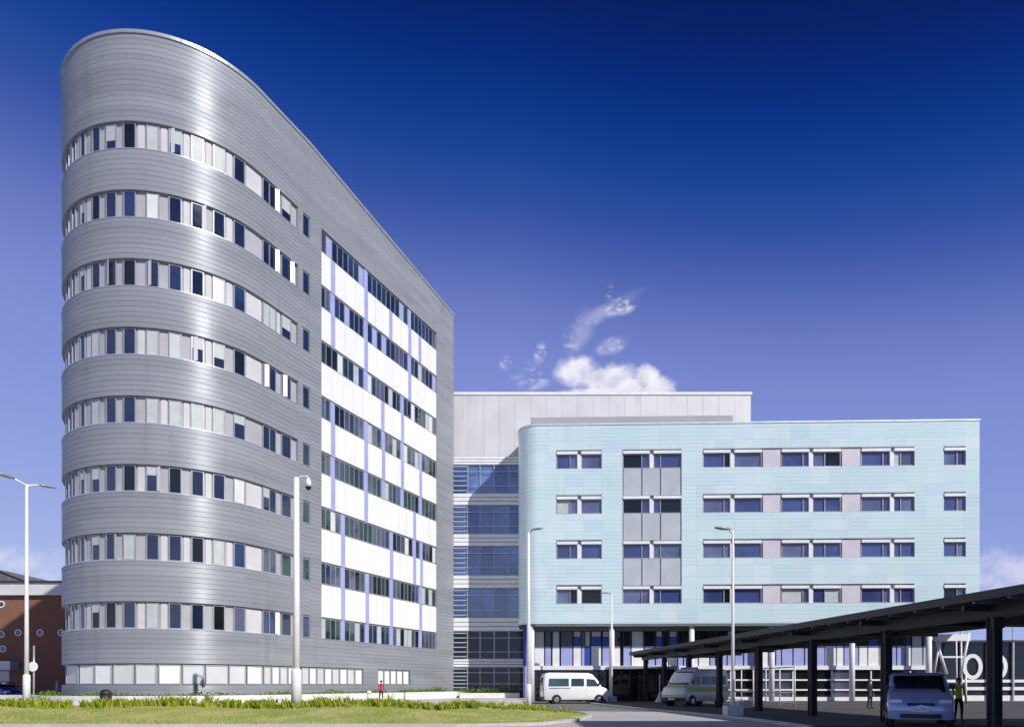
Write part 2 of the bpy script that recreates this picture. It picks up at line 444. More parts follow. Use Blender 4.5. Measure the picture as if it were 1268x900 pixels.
for s, sg in ((SFAR, 0), ):    # plain end wall
    p0, p1 = per(SFAR, 0), per(back, 0)
    z = -.3
    for i in range(100):
        za, zb = -.3+.4*i, min(-.3+.4*(i+1), ztop(SFAR))
        if za >= zb: break
        mb.face([(p0[0],p0[1],za+.01),(p1[0],p1[1],za+.01),(p1[0],p1[1],zb-.01),(p0[0],p0[1],zb-.01)])
mb.build('cladding', 'clad', tower, sharp=.2)
# core, roof, coping
mb = MB()
ring = [s for s in srange(-ARC, SFAR)]
outl = [per(s, -.30) for s in [back, -ARC-4.5]+ring]
n = len(outl); tops = [ztop(s)-.35 for s in [back, -ARC-4.5]+ring]
b0 = len(mb.v)
for i in range(n):
    j = (i+1) % n
    mb.face([(*outl[i], -.3), (*outl[j], -.3), (*outl[j], tops[j]), (*outl[i], tops[i])])
mb.face([(*outl[i], tops[i]) for i in range(n)])
mb.build('roof', 'roofing', tower)
mb = MB()
ss = [back, -ARC-4.5, -ARC]+srange(-ARC, 0)+[4.5, SFAR]; ss = sorted(set(ss))
for a, b in zip(ss, ss[1:]):
    mb.hexa([pp(a,.07,ztop(a)-.10), pp(b,.07,ztop(b)-.10), pp(b,-.5,ztop(b)-.10), pp(a,-.5,ztop(a)-.10), pp(a,.07,ztop(a)+.1), pp(b,.07,ztop(b)+.1), pp(b,-.5,ztop(b)+.1), pp(a,-.5,ztop(a)+.1)])
mb.build('coping', 'coping', tower)

# ribbon bands
WIN = [(79.5,82.5),(86.5,91),(97,103),(111.5,122),(129,142.5),(151,167),(180,196.5),(208.5,225),(237,253),(264.5,279.5),(290.5,305),(327,343.5),(350,362)]
def infill_strip(k):
    zt, zb = ZR-4*k, ZR-4*k-1.6
    mb = MB()
    ss = srange(back, SA)
    for a, b in zip(ss, ss[1:]):
        mb.face([pp(a,-.19,zb-.02), pp(b,-.19,zb-.02), pp(b,-.19,zt+.02), pp(a,-.19,zt+.02)])
    # lighter proud panels beside some of the windows, and a drip rail at the sill
    for i in range(len(WIN)-1):
        if rnd.random() < .55:
            a = s_of_px(WIN[i][1])+.1; b = s_of_px(WIN[i+1][0])-.1
            if b-a > .25: wbox(mb, a, b, zb+.04, zt-.07, -.19, -.15, 1)
    for a, b in zip(ss, ss[1:]):
        mb.hexa([pp(a,.02,zb-.03), pp(b,.02,zb-.03), pp(b,-.2,zb-.03), pp(a,-.2,zb-.03), pp(a,.02,zb+.025), pp(b,.02,zb+.025), pp(b,-.2,zb+.025), pp(a,-.2,zb+.025)], 2)
    mb.build('infill_band', ['infill', 'infill_light', 'coping'], tower)
for k in range(8): infill_strip(k)

GL = ['glass_blue', 'glass_navy', 'glass_blue', 'glass_slate', 'blind', 'blind_w', 'glass_blue', 'glass_green_refl']
def frame_pane(mb, gl, s0, s1, z0, z1, o, fw=.06, cols=1, per_col=None):
    """frame bars into mb, panes into gl(list of (MB,...))"""
    wbox(mb, s0, s1, z1-fw, z1, o-.05, o+.03); wbox(mb, s0, s1, z0, z0+fw, o-.05, o+.03)
    w = (s1-s0)/cols
    for c in range(cols+1):
        x = s0+w*c
        a, b = (x, x+fw) if c == 0 else ((x-fw, x) if c == cols else (x-fw/2, x+fw/2))
        wbox(mb, a, b, z0+fw, z1-fw, o-.05, o+.03)
    for c in range(cols):
        a, b = s0+w*c+fw*.5, s0+w*(c+1)-fw*.5
        e = rnd.uniform(-.012, .012); e2 = rnd.uniform(-.012, .012)
        q = [pp(a,o+e+e2,z0+fw*.5), pp(b,o-e+e2,z0+fw*.5), pp(b,o-e-e2,z1-fw*.5), pp(a,o+e-e2,z1-fw*.5)]
        gl.append(q)
stuff_f, stuff_g = MB(), MB()
for k in range(8):
    zt, zb = ZR-4*k-.03, ZR-4*k-1.6+.03
    for i, (xa, xb) in enumerate(WIN):
        a, b = s_of_px(xa), s_of_px(xb)
        if k == 0 and i in (8, 9): gk = 'blind'
        elif k == 4 and i in (6, 7, 8, 9): gk = 'blind'
        elif k == 3 and i in (6, 7): gk = 'blind'
        elif k == 5 and i == 10: gk = 'blind_w'
        elif k >= 6 and i >= 10: gk = rnd.choice(['glass_navy', 'glass_green_refl', 'glass_slate'])
        else: gk = rnd.choice(['glass_blue']*8+['glass_navy']*2+['glass_black']*2+['blind', 'blind_w'])
        if i < 2:
            gl = []; frame_pane(stuff_f, gl, a, b, zb, zt, -.13); [stuff_g.face(q) for q in gl]; continue
        mbf = MB(); gl = []
        two = (i == 11)
        frame_pane(mbf, gl, a, b, zb, zt, -.13, cols=2 if two else 1)
        f = mbf.build('window', 'frame_grey', tower)
        g = MB()
        mats = [gk]
        for c, q in enumerate(gl):
            q = [Vector(p) for p in q]
            if gk.startswith('glass') and rnd.random() < .22:      # a blind part way down
                fr = rnd.uniform(.25, .7); lo0 = q[0].lerp(q[3], 1-fr); lo1 = q[1].lerp(q[2], 1-fr)
                g.face([q[0], q[1], lo1, lo0], 0); g.face([lo0, lo1, q[2], q[3]], 1); mats = [gk, 'blind']
            else: g.face(q, 0)
        go = g.build('pane', mats, f); go.matrix_parent_inverse = Matrix.Identity(4)
        if i > 3 and gk in ('glass_blue', 'glass_navy') and rnd.random() < .22:     # an open vent
            v = MB(); s_ = a+.12 if rnd.random() < .5 else b-.12
            p0 = Vector(pp(s_, -.09, zb+.05)); p1 = Vector(pp(s_, -.09, zt-.05))
            d = Vector((*per(s_, 1), 0))-Vector((*per(s_, 0), 0)); sd = Vector((*per(s_+.1, 0), 0))-Vector((*per(s_, 0), 0))
            e = d*.16+sd*2.2
            v.hexa([p0, p0+e, p0+e+d*.03, p0+d*.03, p1, p1+e, p1+e+d*.03, p1+d*.03])
            vo = v.build('vent', 'frame_white', f)
o = stuff_f.build('window', 'frame_grey', tower); tag(o, kind='stuff')
stuff_g.build('pane', 'glass_blue', o)
# slot windows
for k in range(8):
    mbf = MB(); gl = []
    frame_pane(mbf, gl, 3.88, 4.60, ZR-4*k-1.56, ZR-4*k-.04, -.08)
    f = mbf.build('slot_window', 'frame_grey', tower)
    g = MB(); [g.face(q) for q in gl]; g.build('pane', 'glass_blue' if k < 4 else rnd.choice(['glass_slate', 'glass_green_refl', 'glass_navy']), f)

# bay of white panels
STR = [[413,454,484.5,508,520.5],[413,454,508],[474.5,499],[413,454,475.5,499,521.5],[413,454,514],[425.5,485.5,514,522.5],[425.5,455.5,485.5,521.5]]
def bay():
    core = MB(); wbox(core, B0, B1, ZR-29.6, ZR, -.29, -.20); core.build('bay_backing', 'frame_grey', tower)
    for k in range(7):
        z1 = ZR-4*k-1.6; z0 = z1-2.4
        edges = [B0]+[v for x in STR[k] for v in (s_of_px(x)-.24, s_of_px(x)+.24)]+[B1]
        mb = MB()
        for i in range(0, len(edges), 2):
            a, b = edges[i], edges[i+1]
            nn = max(1, round((b-a)/1.15))
            for j in range(nn):
                x0, x1 = a+(b-a)*j/nn, a+(b-a)*(j+1)/nn
                wbox(mb, x0+.012, x1-.012, z0+.03, z1-.03, -.20, -.04+rnd.uniform(-.006, .006))
        mb.build('spandrel_panel', 'spandrel', tower)
        for x in STR[k]:
            s = s_of_px(x); m2 = MB(); wbox(m2, s-.23, s+.23, z0-.02, z1+.02, -.20, -.06); m2.build('lavender_fin', 'lavender', tower)
    for k in range(8):
        zt, zb = ZR-4*k-.05, ZR-4*k-1.57
        st = STR[0][1:2]+[508] if k == 0 else (STR[min(k, 6)] if k not in (2, 4) else STR[k-1] if k == 4 else [454, 499])
        edges = [B0]+[v for x in st for v in (s_of_px(x)-.24, s_of_px(x)+.24)]+[B1]
        for x in st:
            s = s_of_px(x); m2 = MB(); wbox(m2, s-.23, s+.23, zb, zt, -.20, -.08); m2.build('lavender_fin', 'lavender', tower)
        for i in range(0, len(edges), 2):
            a, b = edges[i], edges[i+1]
            if b-a < .3: continue
            mbf = MB(); gl = []; nn = max(1, round((b-a)/.62))
            frame_pane(mbf, gl, a, b, zb, zt, -.14, fw=.05, cols=nn)
            f = mbf.build('bay_window', 'frame_grey', tower)
            pal = ['glass_blue', 'glass_navy', 'glass_green_refl', 'blind', 'glass_slate', 'lavender'] if k < 2 else ['glass_slate', 'glass_green_refl', 'glass_black', 'blind', 'glass_navy', 'blind_w']
            g = MB()
            for q in gl:
                wts = [5, 3, 2, .6, 2, .8] if k < 2 else ([2, 2, 2, 3, 1, 1.5] if k == 2 else [3, 3, 2, 1.2, 2, .6])
                g.face(q, rnd.choices(range(6), wts)[0])
            g.build('pane', pal, f)
bay()
# ground row of frosted windows
GW = [(80,95,'frost'),(97,115,'frost_w'),(116,137,'frost_w'),(139,165,'frost'),(167,193,'frost'),(196,224,'frost_w'),(226,253,'frost'),(255,283,'frost'),(284.5,305,'frost'),(307,326,'frost_w'),(328,337,'frost'),(338,347,'frost_w'),(348,357,'frost'),(358,366,'frost_w')]
GW += [(375+9.4*i, 375+9.4*i+8.4, 'frost_w' if i % 2 else 'frost') for i in range(8)]
GW += [(469+7.8*i, 469+7.8*i+6.6, 'frost_w') for i in range(5)]
bk = MB(); ss = srange(back, G0)
for a, b in zip(ss, ss[1:]): bk.face([pp(a,-.2,1.5), pp(b,-.2,1.5), pp(b,-.2,2.8), pp(a,-.2,2.8)])
wbox(bk, G1, G2, 1.5, 2.8, -.28, -.2); bk.build('ground_storey_backing', 'infill', tower)
for xa, xb, mk in GW:
    mbf = MB(); gl = []; frame_pane(mbf, gl, s_of_px(xa), s_of_px(xb), 1.56, 2.72, -.10)
    f = mbf.build('ground_window', 'infill', tower); g = MB(); [g.face(q) for q in gl]; g.build('pane', mk, f)

# ------------------------------------------------------------------ rear block and glazed link
rear = thing('plant_block', 'pale grey metal panelled block rising behind the turquoise block', 'building', (8, 70, 0), world=True)
mb = MB(); zt = zat(489, 67.4)
mb.box(-6.6, 23.6, 67.4, 84, -.3, zt); mb.build('wall', 'rear', rear)
mb = MB(); mb.box(-6.65, 23.7, 67.32, 84.1, zt, zt+.28); mb.build('coping', 'frame_white', rear)

link = thing('glazed_link', 'glazed link with white louvre bands between the tower and turquoise block', 'building', (-2, 67, 0), world=True)
LX0, LX1, LY = -6.3, 1.9, 67.0
bandy = [(565.5,575.5),(611,625.5),(661,676),(712,728),(764.5,781),(815.5,825.5)]
mb = MB(); mb.box(LX0, LX1, LY+.12, LY+.34, -.3, zat(565, LY)); mb.build('core_wall', 'frame_dark', link)
for (ya, yb) in bandy:
    z1, z0 = zat(ya, LY), zat(yb, LY)
    mb = MB(); n = 3; h = (z1-z0)/n
    for i in range(n): mb.box(LX0, LX1, LY-.12, LY+.08, z0+i*h+.03, z0+(i+1)*h-.03)
    mb.build('spandrel_band', 'frame_white', link)
prev = bandy[0][1]
xs = [LX0, at(579,0,LY).x, at(594.5,0,LY).x, at(612,0,LY).x, at(630,0,LY).x, LX1]
tops = [b[1] for b in bandy]; bots = [b[0] for b in bandy[1:]]+[853]
for r, (ya, yb) in enumerate(zip(tops, bots)):
    z1, z0 = zat(ya, LY), max(zat(yb, LY), .2)
    for c in range(5):
        mbf = MB(); a, b = xs[c], xs[c+1]
        mbf.box(a, a+.06, LY-.06, LY+.1, z0, z1); mbf.box(b-.06, b, LY-.06, LY+.1, z0, z1); mbf.box(a+.06, b-.06, LY-.06, LY+.1, z0, z0+.06); mbf.box(a+.06, b-.06, LY-.06, LY+.1, z1-.06, z1)
        f = mbf.build('glazing_bay', 'frame_grey', link)
        g = MB(); g.face([(a+.05, LY+.06, z0), (b-.05, LY+.06, z0), (b-.05, LY+.06, z1), (a+.05, LY+.06, z1)])
        g.build('pane', 'glass_black' if r >= 4 else ('link_glass' if (r*2+c) % 3 != 0 else 'link_glass_b'), f)
    nl = 6
    for i in range(nl):
        z = z0+(z1-z0)*(i+.5)/nl
        mbl = MB(); mbl.box(LX0, xs[1]-.1, LY-.30, LY-.16, z-.05, z+.05)
        if i in (1, 4): mbl.box(xs[1]-.1, LX1, LY-.22, LY-.17, z-.02, z+.02)
        mbl.build('louvre', 'coping', link)

# ------------------------------------------------------------------ turquoise block
LXc, LYc = .55, 61.02; DX, DY = .99955, -.0301
def q3(u, z, o=0.0): return (LXc+DX*u-.0301*o, LYc+DY*u-.99955*o, z)
def u_of(px, o=0.0):
    t = (px-634)/F; ox, oy = LXc-.0301*o, LYc-.99955*o
    return (t*oy-ox)/(DX-t*DY)
ULEN = u_of(1213); ZS, ZT = EYE+5.41, EYE+23.15
clinic = thing('clinic_block', 'turquoise glass panelled block with rounded corner above a recessed entrance storey', 'hospital building', (20, 61, 0), world=True)
def qbox(mb, u0, u1, z0, z1, o0, o1, mi=0):
    mb.hexa([q3(u0,z0,o1), q3(u1,z0,o1), q3(u1,z0,o0), q3(u0,z0,o0), q3(u0,z1,o1), q3(u1,z1,o1), q3(u1,z1,o0), q3(u0,z1,o0)], mi)
def holed(mb, us, zs, holes, o, depth, mi=0):
    us = sorted(set(us)); zs = sorted(set(zs))
    for a, b in zip(us, us[1:]):
        for c, d in zip(zs, zs[1:]):
            um, zm = (a+b)/2, (c+d)/2
            if any(h[0] < um < h[1] and h[2] < zm < h[3] for h in holes): continue
            mb.face([q3(a,c,o), q3(b,c,o), q3(b,d,o), q3(a,d,o)], mi)
    for (a, b, c, d) in holes:
        i = o-depth
        mb.face([q3(a,c,o), q3(b,c,o), q3(b,c,i), q3(a,c,i)], mi); mb.face([q3(a,d,i), q3(b,d,i), q3(b,d,o), q3(a,d,o)], mi)
        mb.face([q3(a,c,i), q3(a,d,i), q3(a,d,o), q3(a,c,o)], mi); mb.face([q3(b,c,o), q3(b,d,o), q3(b,d,i), q3(b,c,i)], mi)
CORR = 1.8
ROWT = [EYE+20.48-4.01*k for k in range(4)]         # glass heads
COLS = [(689.5,744.5,717.5,[706]),(771.5,843.5,807,[795,818]),(871,943.5,907,[897]),(968,1041.5,1004.5,[995,1022]),(1067,1132,1105,[1094,1116]),(1169,1195.5,None,[1186])]
holes = []
for ci, (xa, xb, xd, ml) in enumerate(COLS):
    a, b = u_of(xa)-.04, u_of(xb)+.04
    if ci == 1: holes.append((a, b, ROWT[3]-1.28, ROWT[0]+.42))
    elif ci == 2:
        e = u_of(1132)+.04
        for z in ROWT: holes.append((a, e, z-1.28, z+.42))
    elif ci in (3, 4): pass
    else:
        for z in ROWT: holes.append((a, b, z-1.28, z+.42))
mb = MB()
us = [CORR, ULEN]+[v for h in holes for v in h[:2]]; zs = [ZS, ZT]+[v for h in holes for v in h[2:]]
holed(mb, us, zs, holes, 0, .32)
N = 14; cc = (CORR, -CORR); DEPTH = 6.1
for i in range(N):
    t0, t1 = math.pi/2*i/N, math.pi/2*(i+1)/N
    P0 = (CORR-CORR*math.sin(t0), -CORR+CORR*math.cos(t0)); P1 = (CORR-CORR*math.sin(t1), -CORR+CORR*math.cos(t1))
    mb.face([q3(P1[0],ZS,P1[1]), q3(P0[0],ZS,P0[1]), q3(P0[0],ZT,P0[1]), q3(P1[0],ZT,P1[1])], 0, True)
mb.face([q3(0,ZS,-DEPTH), q3(0,ZS,-CORR), q3(0,ZT,-CORR), q3(0,ZT,-DEPTH)])
mb.face([q3(ULEN,ZS,0), q3(ULEN,ZS,-DEPTH), q3(ULEN,ZT,-DEPTH), q3(ULEN,ZT,0)])
mb.face([q3(ULEN,ZS,-DEPTH), q3(0,ZS,-DEPTH), q3(0,ZT,-DEPTH), q3(ULEN,ZT,-DEPTH)])
mb.build('wall', 'turq', clinic)
mb = MB()      # roof, soffit
arc = [(CORR-CORR*math.sin(math.pi/2*i/N), -CORR+CORR*math.cos(math.pi/2*i/N)) for i in range(N+1)]
poly = [(ULEN, 0)]+arc+[(0, -DEPTH), (ULEN, -DEPTH)]
mb.face([q3(u, ZT-.3, o) for u, o in poly]); mb.build('roof', 'roofing', clinic)
mb = MB(); mb.face([q3(u, ZS+.002, o) for u, o in poly]); mb.build('soffit', 'soffit', clinic)
mb = MB(); pts = [(ULEN+.05, .05)]+[(CORR-(CORR+.05)*math.sin(math.pi/2*i/N), -CORR+(CORR+.05)*math.cos(math.pi/2*i/N)) for i in range(N+1)]+[(-.05, -DEPTH)]
ins = [(ULEN+.05, -.3)]+[(CORR-(CORR-.3)*math.sin(math.pi/2*i/N), -CORR+(CORR-.3)*math.cos(math.pi/2*i/N)) for i in range(N+1)]+[(.3, -DEPTH)]
for i in range(len(pts)-1):
    a, b, c, d = pts[i+1], pts[i], ins[i], ins[i+1]
    mb.hexa([q3(*(a[0],ZT-.06,a[1])), q3(b[0],ZT-.06,b[1]), q3(c[0],ZT-.06,c[1]), q3(d[0],ZT-.06,d[1]), q3(a[0],ZT+.1,a[1]), q3(b[0],ZT+.1,b[1]), q3(c[0],ZT+.1,c[1]), q3(d[0],ZT+.1,d[1])])
mb.build('coping', mat('pale_blue_coping', (.6, .68, .74), .4, .2, .05), clinic)
mb = MB(); ps0, ps1 = u_of(657), u_of(917); qbox(mb, ps0, ps1, ZT-.3, zat(517, 63.3), -5.2, -2.3); mb.build('roof_screen', 'infill', clinic)
mb = MB(); qbox(mb, CORR-.3, ULEN+.02, ZS-.22, ZS-.004, -.4, -.03); mb.build('soffit_edge_beam', 'soffit', clinic)
# window units
for ci, (xa, xb, xd, ml) in enumerate(COLS):
    a, b = u_of(xa), u_of(xb)
    for ri, z in enumerate(ROWT):
        segs = [(a, b)] if xd is None else [(a, u_of(xd)-.17), (u_of(xd)+.17, b)]
        mbf = MB()
        z0, z1 = z-1.25, z
        if xd is not None:
            d = u_of(xd); qbox(mbf, d-.17, d+.17, z0, z+.02, -.25, -.06, 1)
        cells = []
        for (s0, s1) in segs:
            cut = [s0]+[u_of(x) for x in ml if s0+.3 < u_of(x) < s1-.3]+[s1]
            qbox(mbf, s0, s1, z0, z0+.06, -.25, -.1); qbox(mbf, s0, s1, z1-.05, z1, -.25, -.1)
            for i, c in enumerate(cut):
                l, r = (c, c+.06) if i == 0 else ((c-.06, c) if i == len(cut)-1 else (c-.035, c+.035))
                qbox(mbf, l, r, z0+.06, z1-.05, -.25, -.1)
            cells += list(zip(cut, cut[1:]))
            # white sunshade above each half, and the dark slot over it
        f = mbf.build('window', ['frame_grey', 'frame_white'], clinic)
        g = MB()
        for (c0, c1) in cells:
            if ri == 3 and ci == 0: k_ = rnd.choice([2, 2, 1])
            else: k_ = rnd.choices([0, 1, 2, 3], [5, 3, 1, .9])[0] if not (ci == 0 and ri == 1 and c0 < u_of(700)) else 3
            g.face([q3(c0+.03,z0+.03,-.2), q3(c1-.03,z0+.03,-.2), q3(c1-.03,z1-.03,-.2), q3(c0+.03,z1-.03,-.2)], k_)
        g.build('pane', ['clinic_glass', 'clinic_glass_b', 'glass_black', 'blind'], f)
        sh = MB()
        for (s0, s1) in segs: qbox(sh, s0, s1, z+.02, z+.27, -.25, .07)
        sh.build('sunshade', 'frame_white', f)
# dark recess behind the units, pink-grey infill panels, grey glazed column
mb = MB()
for (a, b, c, d) in holes: mb.face([q3(a-.02,c-.02,-.3), q3(b+.02,c-.02,-.3), q3(b+.02,d+.02,-.3), q3(a-.02,d+.02,-.3)])
mb.build('window_recess', 'frame_grey', clinic)
for z in ROWT:
    for (xa, xb) in ((944.5, 967), (1042.5, 1066)):
        mb = MB(); qbox(mb, u_of(xa)+.03, u_of(xb)-.03, z-1.26, z+.27, -.29, -.03); mb.build('infill_panel', 'pinkgrey', clinic)
for k in range(3):
    z1, z0 = ROWT[k]-1.27, ROWT[k+1]+.36
    mb = MB(); e = [u_of(771.5), u_of(795), u_of(818), u_of(843.5)]
    for i in range(3): qbox(mb, e[i]+.05, e[i+1]-.05, z0, z1, -.29, -.08)
    mb.build('spandrel_panel', 'greypanel', clinic)

# recessed entrance storeys
OW = -1.8; UE = u_of(1152, -1.8)
ZG = EYE+1.45      # top of the dark ground storey
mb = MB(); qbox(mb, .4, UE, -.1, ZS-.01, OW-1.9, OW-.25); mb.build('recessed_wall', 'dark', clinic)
mb = MB(); qbox(mb, .4, UE, zat(829, 62.85), zat(824, 62.85), OW-.25, OW+.15); mb.build('white_beam', 'frame_white', clinic)
mb = MB(); qbox(mb, .4, UE, zat(781, 62.85), ZS-.01, OW-.25, OW+.02); mb.build('grey_head', 'soffit', clinic)
zA, zB, zC = zat(781, 62.85), zat(800, 62.85), zat(824, 62.85)
fixed = [(662,674,0),(675,682.6,1),(684,693,0),(694.5,709,1),(710,719.5,0),(720,724,1),(724,731,2),(732,744.5,0),(746,755,1),(760,768,0),(772,781,1),(782,797,0)]
x = 798
while x < 1180:
    w = rnd.choice([6, 8, 10, 13]); fixed.append((x, x+w, rnd.choices([0, 1, 3], [5, 4, 1])[0])); x += w+1.2
for xa, xb, k in fixed:
    a, b = u_of(xa, OW), u_of(xb, OW)
    if b > UE+.1: break
    mb = MB(); qbox(mb, a+.02, b-.02, zC+.01, zB, OW-.25, OW)
    mb.build('spandrel_panel', ['frame_white', 'lavender', 'blue_panel', 'greypanel'][k], clinic)
    up = rnd.random()
    mbf = MB(); qbox(mbf, a, a+.05, zB+.02, zA-.01, OW-.25, OW-.02); qbox(mbf, b-.05, b, zB+.02, zA-.01, OW-.25, OW-.02); qbox(mbf, a+.05, b-.05, zA-.07, zA-.01, OW-.25, OW-.02)
    f = mbf.build('window', 'frame_dark', clinic)
    g = MB(); o = OW-.06
    def pane(z0, z1, mi): g.face([q3(a+.04,z0,o), q3(b-.04,z0,o), q3(b-.04,z1,o), q3(a+.04,z1,o)], mi)
    if up < .5: pane(zB+.02, zA-.01, 0)
    elif up < .72: pane(zB+.02, zA-.01, 1)
    else: pane(zB+.02, zB+.9, 2); pane(zB+.9, zA-.01, 1)
    g.build('pane', ['glass_black', 'blind', 'blue_panel'], f)
# ground storey glazing with white transoms, right of the lobby
x = 640
ug = u_of(838, OW)
step = 1.75; i = 0
while ug+step < UE+.3:
    mbf = MB()
    for z in (.3, 1.05, 1.95): qbox(mbf, ug+.03, ug+step-.03, z-(.24 if z < .5 else .06), z+(.12 if z < .5 else .08), OW-.25, OW+.05)
    qbox(mbf, ug-.05, ug+.05, .06, zat(830, 62.85), OW-.25, OW+.03)
    f = mbf.build('ground_window', 'frame_white', clinic)
    g = MB(); g.face([q3(ug+.05,.06,OW-.1), q3(ug+step-.05,.06,OW-.1), q3(ug+step-.05,zat(830,62.85),OW-.1), q3(ug+.05,zat(830,62.85),OW-.1)])
    g.build('pane', 'glass_slate' if rnd.random() < .55 else 'glass_black', f)
    ug += step; i += 1
ug = u_of(662, OW)
while ug+2 < u_of(838, OW):
    mbf = MB(); qbox(mbf, ug, ug+.08, .06, zat(830, 62.85), OW-.25, OW); qbox(mbf, ug+.08, ug+2, 2.1, 2.2, OW-.25, OW)
    f = mbf.build('ground_window', 'frame_dark', clinic)
    g = MB(); g.face([q3(ug+.05,.06,OW-.1), q3(ug+2,.06,OW-.1), q3(ug+2,zat(830,62.85),OW-.1), q3(ug+.05,zat(830,62.85),OW-.1)]); g.build('pane', 'glass_black', f)
    ug += 2
# left end return with blue and lavender panels
mb = MB(); mb.hexa([q3(.42,-.1,-1.4), q3(.95,-.1,-1.4), q3(.95,-.1,-6), q3(.42,-.1,-6), q3(.42,ZS-.01,-1.4), q3(.95,ZS-.01,-1.4), q3(.95,ZS-.01,-6), q3(.42,ZS-.01,-6)])
mb.build('end_wall', 'lavender', clinic)
mb = MB(); qbox(mb, .40, .97, zC, ZS-.02, -1.6, -1.37); mb.build('end_panel', 'blue_panel', clinic)
for px in (658.5, 757.5, 856.5, 955.5, 1055, 1150):
    u = u_of(px, -.5); c = q3(u, 0, -.5)
    mb = MB(); mb.tube([(c[0], c[1], -.05), (c[0], c[1], ZS)], .24, 20); mb.build('column', 'white_paint', clinic)

# dark glazed lobby below the overhang
lob = thing('entrance_lobby', 'dark glazed entrance lobby at the far end of the canopy', 'lobby', at(798, 868, 60.5), world=True)
x0, x1 = at(759, 0, 60).x, at(836, 0, 60).x
zl = zat(826, 60)
mb = MB(); mb.box(x0, x1, 60.35, 62.6, .0, zl-.12); mb.build('glass_wall', 'glass_black', lob)
mb = MB(); mb.box(x0-.2, x1+.2, 60.0, 62.7, zl-.12, zl+.12); mb.build('roof', 'frame_grey', lob)
mb = MB()
for i in range(8):
    xx = x0+(x1-x0)*i/7; mb.box(xx-.03, xx+.03, 60.28, 60.35, 0, zl-.12)
mb.box(x0, x1, 60.27, 60.34, 2.15, 2.23); mb.build('frame', 'canopy', lob)

# ------------------------------------------------------------------ canopy
can = thing('walkway_canopy', 'long dark steel canopy running from the right foreground to the entrance', 'canopy', (14, 30, 0), world=True)
ex, ey = -.1003, .99496
def cq(y, r, z):   # y = distance in Y along the left edge, r = to the right
    X = 14.1-(y-18.8)*.1008
    return (X+ey*r, y-ex*r*0+ .1003*r, z)
CW = 7.6; CZ = 4.25; Y0, Y1 = 16.2, 58.5
def cbox(mb, y0, y1, r0, r1, z0, z1, mi=0):
    mb.hexa([cq(y0,r0,z0), cq(y0,r1,z0), cq(y1,r1,z0), cq(y1,r0,z0), cq(y0,r0,z1), cq(y0,r1,z1), cq(y1,r1,z1), cq(y1,r0,z1)], mi)
mb = MB(); cbox(mb, Y0, Y1, 0, CW, CZ-.06, CZ); mb.build('roof_sheet', 'canopy_under', can)
mb = MB(); cbox(mb, Y0, Y1, -.06, -.003, CZ-.2, CZ+.06); cbox(mb, Y0, Y1, CW+.003, CW+.06, CZ-.24, CZ+.05); cbox(mb, Y0-.08, Y0-.003, -.06, CW+.06, CZ-.24, CZ+.05); mb.build('edge_trim', 'canopy', can)
y = Y0+.6
mb = MB()
while y < Y1: cbox(mb, y, y+.12, .15, CW-.1, CZ-.24, CZ-.065); y += 1.3
mb.build('purlins', 'purlin', can)
mb = MB()
cbox(mb, Y0, Y1, 1.05, 1.45, CZ-.62, CZ-.245); cbox(mb, Y0, Y1, 5.2, 5.4, CZ-.5, CZ-.245)
mb.build('main_beam', 'canopy', can)
for yc in (21.2, 26.4, 31.7, 37.1, 42.4, 47.7, 53.0, 57.9):
    mb = MB()
    cbox(mb, yc-.06, yc+.06, .15, CW-.15, CZ-.42, CZ-.25); mb.build('cross_arm', 'canopy', can)
    mb = MB(); c = cq(yc, 1.25, 0)
    mb.box(c[0]-.13, c[0]-.10, c[1]-.14, c[1]+.14, 0, CZ-.62); mb.box(c[0]+.10, c[0]+.13, c[1]-.14, c[1]+.14, 0, CZ-.62); mb.box(c[0]-.10, c[0]+.10, c[1]-.02, c[1]+.02, 0, CZ-.62)
    mb.box(c[0]-.17, c[0]+.17, c[1]-.17, c[1]+.17, CZ-.95, CZ-.62); mb.box(c[0]-.3, c[0]+.3, c[1]-.3, c[1]+.3, -.02, .08)
    mb.build('column', 'canopy', can)
    mb = MB(); mb.tube([(c[0]-.19, c[1]+.06, .08), (c[0]-.19, c[1]+.06, CZ-.6)], .04, 8); mb.build('downpipe', 'rust_steel', can)

scr = thing('wind_screen', 'pale railed wind screen along the far side of the canopy', 'screen', (19, 40, 0), world=True)
for i in range(7):
    yc = 44+2*i; c = cq(yc, 7.0, 0)
    mb = MB(); mb.tube([(c[0], c[1], .08), (c[0], c[1], 2.75)], .045, 8); mb.build('post', 'white_paint', scr)
for z in (.35, 1.0, 2.7):
    mb = MB(); mb.tube([cq(44, 7.0, z), cq(56, 7.0, z)], .04, 8); mb.build('rail', 'white_paint', scr)
# ------------------------------------------------------------------ pavilion with the big letters
pav = thing('glass_pavilion', 'dark glazed low pavilion with big white round letters at far right', 'building', at(1220, 868, 64), world=True)
PX0, PX1, PY = at(1156, 0, 64).x, at(1330, 0, 64).x, 64.0
zp = zat(795, 64)
mb = MB(); mb.box(PX0, PX1, PY, PY+12, -.1, zp); mb.build('glass_wall', 'glass_black', pav)
mb = MB(); mb.box(PX0-.2, PX1, PY-.3, PY+12, zp, zp+.2); mb.build('roof', 'canopy', pav)
for (ya, yb) in ((841, 844.5), (850, 854), (860.5, 871)):
    mb = MB(); mb.box(PX0, PX1, PY-.12, PY-.01, max(.02, zat(yb, PY)), zat(ya, PY)); mb.build('transom', 'frame_white', pav)
for px in (1222.5, 1190, 1254.5, 1290):
    mb = MB(); X = at(px, 0, PY-.2).x; mb.box(X-.07, X+.07, PY-.28, PY-.14, 0, zp+1.6); mb.build('mast', 'coping', pav)
